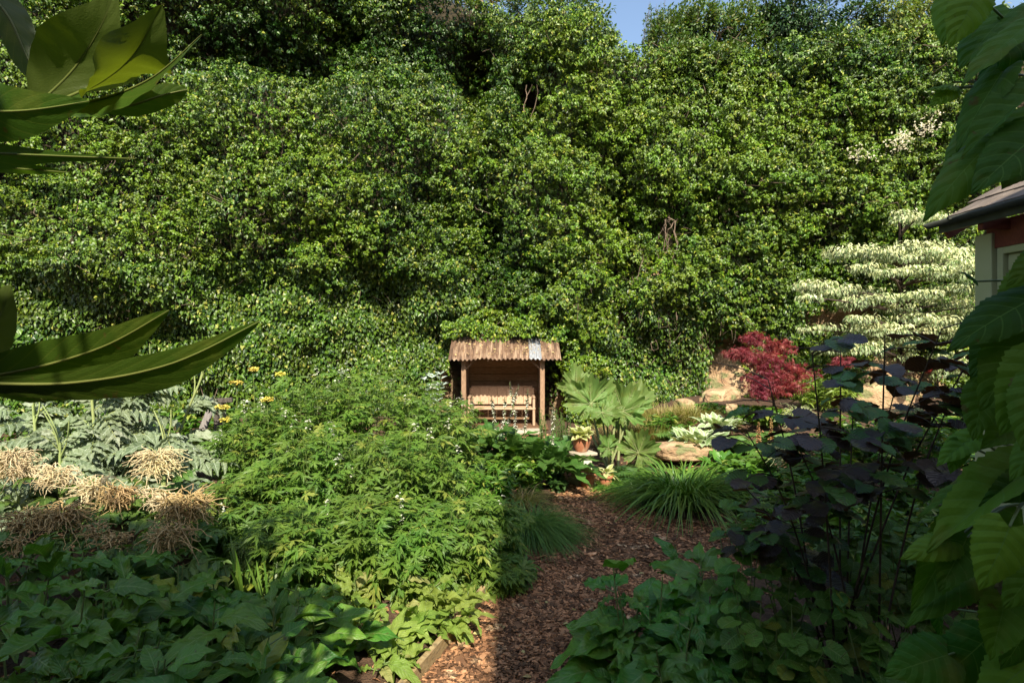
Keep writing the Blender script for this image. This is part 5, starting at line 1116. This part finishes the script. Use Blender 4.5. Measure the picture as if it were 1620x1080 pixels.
# ---- purple hazel
M['haz']=leafmat('purple_hazel_leaf',(.045,.038,.036),(.085,.065,.052),(.055,.14,.022),.5,rough=.42,spec=.45,trans=.12,tcol=(2.2,1.1,.5),vein=.03,veincol=(.07,.05,.05),vn=8,back=(.10,.05,.025),bump=1)
phz=[(0,.22),(.06,.36),(.2,.46),(.45,.50),(.7,.42),(.88,.22),(1,.02)]
T_haz=[grid_leaf(phz,22,3,f,d,heart=.12,saw=.07,rib=.035,ribn=8,wave=.02) for f,d in ((.1,.1),(.2,.3),(-.05,.2))]
hb=np.array([P(1350,1000,3.7)[0],3.75,.05])
t=plant('purple_hazel',hb,'dark purple leaved hazel shrub with thin bare stems in the right foreground','shrub')
ms_=MB();mb=MB();ends=[]
for k in range(13):
    pxt,pyt=[(1215,600),(1285,560),(1330,540),(1400,530),(1490,520),(1540,560),(1180,680),(1170,760),(1420,600),(1500,640),(1260,700),(1350,640),(1200,840)][k];Y=rng.uniform(2.9,4.1);e=P(pxt,pyt,Y);b=hb+rnds(1,.10)[0]*[1,1,0]
    cv=curve([b,b*.45+e*.55+np.array([0,0,.2]),e],14);tubes(ms_,cv,np.linspace(.008,.003,14),6);ends.append(cv)
    for q_ in range(8):
        i=rng.integers(6,14);a=cv[i];az=rng.uniform(0,6.28);L_=rng.uniform(.15,.4);e2=a+np.array([math.cos(az)*L_,math.sin(az)*L_,rng.uniform(-.05,.12)]);c2=curve([a,(a+e2)/2+[0,0,.02],e2],6);tubes(ms_,c2,np.linspace(.004,.002,6),4)
        n=5;p=c2[[1,2,3,4,5]];a2=az+np.array([.8,-.8,.7,-.7,0])+rng.normal(0,.3,n);o=np.stack([np.cos(a2),np.sin(a2),rng.uniform(-.3,.0,n)],-1);pt=p+o*.02
        pxx,pyy=pxof(pt[:,0],pt[:,1],pt[:,2]);kp=(pxx>1140)&(pyy>525)&~((pxx<1215)&(pyy<650))&~((pxx<1300)&(pyy<592));keepn=kp&(rng.random(n)<.85)
        if keepn.any(): multi(mb,T_haz,pt[keepn],o[keepn],(np.array([0,-.12,1.])+rnds(n,.2))[keepn],rng.uniform(.10,.15,keepn.sum()),smooth=True)
t.part('stems',ms_,M['stemdark']);t.part('foliage',mb,M['haz'])
# lower green suckers
for px,py,Y,lb in ((1250,870,3.9,'low green sucker leaves at the foot of the hazel, left side'),(1360,930,3.7,'round green leaves hanging low in the middle of the hazel'),(1260,990,3.4,'small toothed leaves in deep shade near the fern'),(1420,850,3.9,'dull green leaves inside the hazel on the right'),(1180,880,3.8,'green leaves at the left foot of the hazel above the wide leaved plant'),(1320,860,4.0,'green leaves in the dim centre of the hazel'),(1480,920,3.6,'dim leaves at the right foot of the hazel'),(1200,930,3.5,'toothed green leaves just left of the hazel stems'),(1400,1010,3.2,'few dark leaves near the bottom edge right of the fern')):
    c=P(px,py,Y);g=gp(c[0],Y);t=plant('hazel_sucker',g,lb,'shrub','green hazel suckers in the shade');ms_=MB();mb=MB()
    for k in range(8):
        e=c+rnds(1,1)[0]*[.17,.15,.12];cv=curve([np.array(g)+rnds(1,.04)[0]*[1,1,0],e],8);tubes(ms_,cv,np.linspace(.005,.003,8),5);n=7;i=rng.integers(3,8,n);az=rng.uniform(0,6.28,n);o=np.stack([np.cos(az),np.sin(az),rng.uniform(-.5,.1,n)],-1)
        multi(mb,T_haz,cv[i],o,np.array([0,-.4,1.])+rnds(n,.25),rng.uniform(.08,.13,n),smooth=True)
    t.part('stems',ms_,M['stem']);t.part('foliage',mb,M['comf'])

# ---- climbing hydrangea close on the right
M['hyd']=leafmat('hydrangea_leaf',(.03,.10,.009),(.14,.27,.024),rough=.6,spec=.18,trans=.3,vein=.022,veincol=(.12,.24,.05),vn=6,bump=1)
phy=[(0,.20),(.05,.34),(.16,.43),(.35,.42),(.6,.31),(.82,.15),(.95,.04),(1,.005)]
T_hyd=[grid_leaf(phy,30,4,f,d,heart=.14,saw=.04,rib=.007,ribn=8,cup=c_,wave=.015) for f,d,c_ in ((.3,.08,.25),(.2,.18,.3),(.45,.12,.1),(.15,.28,.35))]
t=plant('climbing_hydrangea',(1.5,1.15,0),'broad heart shaped leaves of a climbing hydrangea close to the camera on the right','climber')
ms_=MB();mb=MB();m2=MB()
hl_=[ # base px,py -> tip px,py, Y, width ratio, normal
 (1520,-20,1490,60,1.2,.9,(-.2,-.6,.7)),(1545,-10,1512,60,1.15,.95,(-.1,-.7,.6)),(1600,15,1520,95,1.2,1,(-.3,-.6,.7)),(1625,40,1525,120,1.1,.6,(-.3,-.3,.9)),(1640,90,1600,20,1.2,1,(0,-.8,.6)),
 (1585,115,1512,225,1.1,.62,(-.6,-.6,.5)),(1625,60,1560,100,1.25,.9,(0,-.7,.7)),(1640,145,1525,228,1.05,.6,(-.3,-.5,.9)),(1650,180,1560,245,1.1,.9,(-.2,-.8,.7)),(1570,225,1470,312,1.05,.75,(-.5,-.5,.7)),(1560,190,1495,250,1.2,.8,(-.5,-.6,.6)),
 (1650,205,1545,292,1.0,.85,(-.1,-.8,.6)),(1645,225,1592,290,1.1,1,(0,-.7,.7)),(1600,235,1550,270,1.15,.9,(0,-.9,.4)),(1510,140,1478,160,1.15,.8,(0,-.9,.4)),(1512,138,1475,128,1.15,.7,(0,-.4,.9)),(1508,130,1500,95,1.2,.7,(0,-.6,.5)),
 (1665,400,1605,440,1.1,.9,(-.1,-.7,.7)),(1640,470,1512,530,1.1,.8,(-.3,-.6,.8)),(1650,430,1590,490,1.15,1,(0,-.8,.6)),(1545,445,1530,425,1.3,.9,(0,-.5,.8)),(1640,520,1560,640,1.1,1,(-.3,-.8,.5)),(1650,570,1590,680,1.0,1,(0,-.9,.4)),(1600,520,1540,590,1.2,1,(-.4,-.7,.5)),(1560,610,1540,690,1.2,.9,(-.6,-.6,.5)),
 (1640,655,1560,700,1.2,1,(0,-.7,.7)),(1625,745,1470,850,1.1,.6,(-.3,-.25,.95)),(1600,730,1455,800,1.15,.45,(-.2,-.2,1)),(1608,755,1545,800,1.2,.6,(0,-.4,.9)),(1650,760,1560,790,1.1,.8,(0,-.6,.8)),(1597,833,1562,928,.98,1.05,(0,-.75,.7)),(1510,855,1440,870,1.1,.8,(-.2,-.6,.8)),(1530,850,1490,930,1.1,1,(-.2,-.8,.6)),(1520,830,1450,960,1.15,.7,(-.6,-.6,.5)),
 (1545,905,1435,960,1.15,.6,(-.2,-.3,.9)),(1620,830,1540,905,1.2,.9,(0,-.8,.6)),(1650,880,1600,960,1.05,1,(0,-.8,.6)),(1590,950,1570,1040,1.1,1,(0,-.8,.5)),(1640,960,1600,1060,1.1,1,(0,-.8,.5)),(1500,1035,1412,1060,1.2,1.1,(0,-.7,.8)),(1560,1010,1480,1090,1.2,.9,(0,-.7,.7)),(1650,1030,1560,1110,1.1,1,(0,-.7,.7)),(1520,700,1505,745,1.3,.9,(0,-.7,.6)),(1540,690,1485,730,1.3,.8,(-.2,-.5,.8)),(1530,660,1555,700,1.3,.9,(0,-.8,.5)),
(1655,600,1620,700,.95,1,(0,-.8,.5)),(1655,690,1600,740,1.05,.9,(0,-.6,.8)),(1480,960,1500,1010,1.3,.9,(0,-.7,.7)),(1530,790,1490,815,1.3,.8,(0,-.5,.9))]
n=len(hl_);bs=np.array([P(a,b,Y) for a,b,_,_,Y,_,_ in hl_]);tp=np.array([P(c_,d,Y-.02) for _,_,c_,d,Y,_,_ in hl_]);nr=np.array([x[6] for x in hl_],float)
multi(mb,T_hyd,bs,tp-bs,nr+rnds(n,.18),np.linalg.norm(tp-bs,axis=1)*1.06,wr=.80*np.array([x[5] for x in hl_]),smooth=True)
# random leaves further right and behind, so that the curtain has depth
m_=70;Y=rng.uniform(1.15,1.7,m_);px=rng.uniform(1700,2100,m_);py=rng.uniform(-200,1250,m_);kk=px>0;Y,px,py=Y[kk],px[kk],py[kk]
ps=np.stack([(px-810)/F*Y,Y,EYE-(py-540)/F*Y],-1);o=nz(rnds(len(ps))*[1,.6,.3]+[-.3,-.2,-.6]);multi(mb,T_hyd,ps,o,np.array([0,-.6,.8])+rnds(len(ps),.3),rng.uniform(.09,.14,len(ps)),smooth=True)
trunk=[curve([(1.75,1.5,0),(1.5,1.4,1.2),(1.35,1.3,2.4),(1.3,1.3,3.4)],16),curve([(1.75,1.5,0),(1.45,1.35,1.0),(1.2,1.25,1.9),(1.15,1.2,2.3)],14)]
for cv in trunk: tubes(ms_,cv,np.linspace(.02,.008,len(cv)),7)
al=np.concatenate([trunk[0],trunk[1]])
for b in np.concatenate([bs,ps[::3]]):
    j=al[np.argmin(np.linalg.norm(al-b-[.15,.1,-.05],axis=1))];tubes(ms_,curve([j,(j+b)/2+[0,.02,.02],b],7),np.linspace(.004,.0022,7),5)
t.part('stems',ms_,M['stem']);t.part('foliage',mb,M['hyd'])

# ---- large lobed leaves overhead on the left (each lobe a blade around its midrib)
M['big']=leafmat('big_lobed_leaf',(.045,.085,.008),(.05,.09,.010),rough=.38,spec=.45,trans=.42,tcol=(1.7,1.6,.3),vein=.02,veincol=(.10,.13,.02),vn=8,back=(.075,.105,.02),bump=.35)
M['bigrib']=leafmat('pale_leaf_rib',(.13,.15,.03),(.17,.19,.045),rough=.5,trans=.2)
def lobe(mb,mr,mid,wl,wr_,wdir,K=26,fold=.18,sc=1,lat=7):
    m=curve([P(*q_) for q_ in mid],K);tg=nz(np.gradient(m,axis=0));wd=nz(np.array(wdir,float));sd=nz(wd-tg*(tg@wd)[:,None]);nr=np.cross(sd,tg)
    t=np.linspace(0,1,K);Y=np.array([m[i,1] for i in range(K)]);L_=np.interp(t,np.linspace(0,1,len(wl)),wl)/F*Y;R_=np.interp(t,np.linspace(0,1,len(wr_)),wr_)/F*Y
    from_=lambda a:np.convolve(np.pad(a,2,'edge'),np.ones(5)/5,'valid');L_=from_(L_);R_=from_(R_);kx=1/np.sqrt(np.maximum(.12,1-sd[:,1]**2));L_=L_*kx;R_=R_*kx;L_[-1]=R_[-1]=.0005
    us=np.linspace(-1,1,11);V=[];Lf=[]
    for u in us:
        w_=L_ if u<0 else R_;a=abs(u)
        z=fold*a*w_+.003*np.sin((t*lat-.6*a)*2*math.pi)*a*(w_/.06)*.9
        V.append(m+sd*(w_*u)[:,None]+nr*z[:,None]);Lf.append(np.stack([np.full(K,u),t,np.full(K,.5)],-1))
    V=np.array(V);i=np.arange(10)[:,None];j=np.arange(K-1)[None];mb.add(V.reshape(-1,3),np.stack([i*K+j,i*K+j+1,(i+1)*K+j+1,(i+1)*K+j],-1).reshape(-1,4),np.array(Lf).reshape(-1,3))
    tubes(mr,m-nr*.0015,np.linspace(.0038,.0008,K),6)
    for q_ in ():
        for s_,w_ in ((-1,L_),(1,R_)):
            i0=int(q_*(K-1));i1=min(K-1,i0+int(K*.12)+1);row=0 if s_<0 else 10;pts=np.array([V[5+s_*a,min(K-1,i0+b)] for a,b in ((0,0),(1,1),(2,2),(3,2),(4,3))]);tubes(mr,curve(pts,8)-nr[i0]*.0004,np.linspace(.0006,.0002,8),4)
TL=Thing('big_leaved_shrub',(-1.7,1.3,0),'shrub with huge dark lobed leaves reaching in overhead at the left','shrub')
# leaf A (upper fan); midribs as px,py,distance
mb=MB();mr=MB()
lobe(mb,mr,[(60,165,1.25),(120,105,1.25),(165,30,1.22),(185,-40,1.2)],[10,46,48,34,10,0],[6,25,34,26,10,0],(1,.25,.25))
lobe(mb,mr,[(85,165,1.25),(160,130,1.25),(212,85,1.22),(256,8,1.2)],[5,30,32,26,14,0],[10,20,24,22,18,0],(.8,.3,.6))
lobe(mb,mr,[(60,168,1.25),(150,160,1.23),(240,125,1.2),(320,56,1.16)],[4,18,34,30,18,0],[8,10,10,10,6,0],(.5,.6,1))
l_=TL.part('leaf',mb,M['big']);TL.sub(l_,'leaf_ribs',mr,M['bigrib'])
mb=MB();mr=MB()
lobe(mb,mr,[(130,172,1.3),(200,168,1.32),(260,150,1.34),(296,142,1.35)],[2,9,16,16,14,0],[4,6,12,14,12,0],(0,-.5,1))
l_=TL.part('leaf',mb,M['big']);TL.sub(l_,'leaf_ribs',mr,M['bigrib'])
mb=MB();mr=MB();lobe(mb,mr,[(-25,-20,1.3),(15,30,1.3),(45,95,1.3),(78,148,1.3)],[10,16,20,20,14,0],[20,26,24,16,14,0],(1,.5,.4));l_=TL.part('leaf',mb,M['big']);TL.sub(l_,'leaf_ribs',mr,M['bigrib'])
mb=MB();mr=MB();lobe(mb,mr,[(-170,170,1.15),(-60,175,1.12),(40,175,1.1),(142,160,1.1)],[50,56,44,40,20,0],[40,44,42,36,18,0],(0,-.45,1));lobe(mb,mr,[(-170,170,1.15),(-60,240,1.1),(-20,300,1.1),(10,330,1.1)],[10,20,18,8,0],[10,20,18,8,0],(1,.3,.3));l_=TL.part('leaf',mb,M['big']);TL.sub(l_,'leaf_ribs',mr,M['bigrib'])
mb=MB();mr=MB();lobe(mb,mr,[(-160,225,1.2),(-40,240,1.18),(80,246,1.15),(215,251,1.12)],[20,30,26,12,6,0],[16,20,16,8,3,0],(0,-.5,1));lobe(mb,mr,[(-160,240,1.25),(-60,258,1.25),(30,266,1.25),(108,272,1.25)],[4,6,9,7,0],[10,10,9,5,0],(0,-.8,.5));l_=TL.part('leaf',mb,M['big']);TL.sub(l_,'leaf_ribs',mr,M['bigrib'])
# leaf B (lower pair of long lobes and the drooping one)
mb=MB();mr=MB()
lobe(mb,mr,[(-60,602,1.05),(60,580,1.05),(170,545,1.04),(268,490,1.02)],[14,60,66,44,20,0],[14,30,34,26,16,0],(.25,-.5,1))
lobe(mb,mr,[(-60,604,1.04),(110,605,1.03),(270,575,1.0),(412,507,.98)],[12,26,36,40,22,0],[8,12,20,24,12,0],(.15,-.5,1))
lobe(mb,mr,[(-70,600,1.05),(-30,545,1.05),(0,500,1.05),(14,450,1.05)],[30,50,50,30,0],[20,40,36,22,0],(1,.2,.2))
lobe(mb,mr,[(-30,590,1.06),(30,600,1.07),(55,618,1.08),(72,638,1.09)],[6,26,24,12,0],[10,26,24,12,0],(1,.2,.5))
l_=TL.part('leaf',mb,M['big']);TL.sub(l_,'leaf_ribs',mr,M['bigrib'])
mb=MB();S0=np.array([-1.75,1.25,0.])
for e in (P(60,166,1.26),P(-170,170,1.16),P(-160,228,1.2),P(-60,603,1.05),P(-25,-20,1.3),P(130,172,1.3),P(-160,240,1.25)):
    k=S0+np.array([0,0,min(2.6,e[2]-.1)]);tubes(mb,curve([k,(k+e)/2+[0,0,.04],e],9),np.linspace(.008,.004,9),7)
TL.part('leaf_stalks',mb,M['bigrib']);mb=MB();tubes(mb,curve([S0,S0+[.03,.02,1.3],S0+[0,0,2.9]],12),np.linspace(.03,.02,12),9);TL.part('trunk',mb,M['bark'])
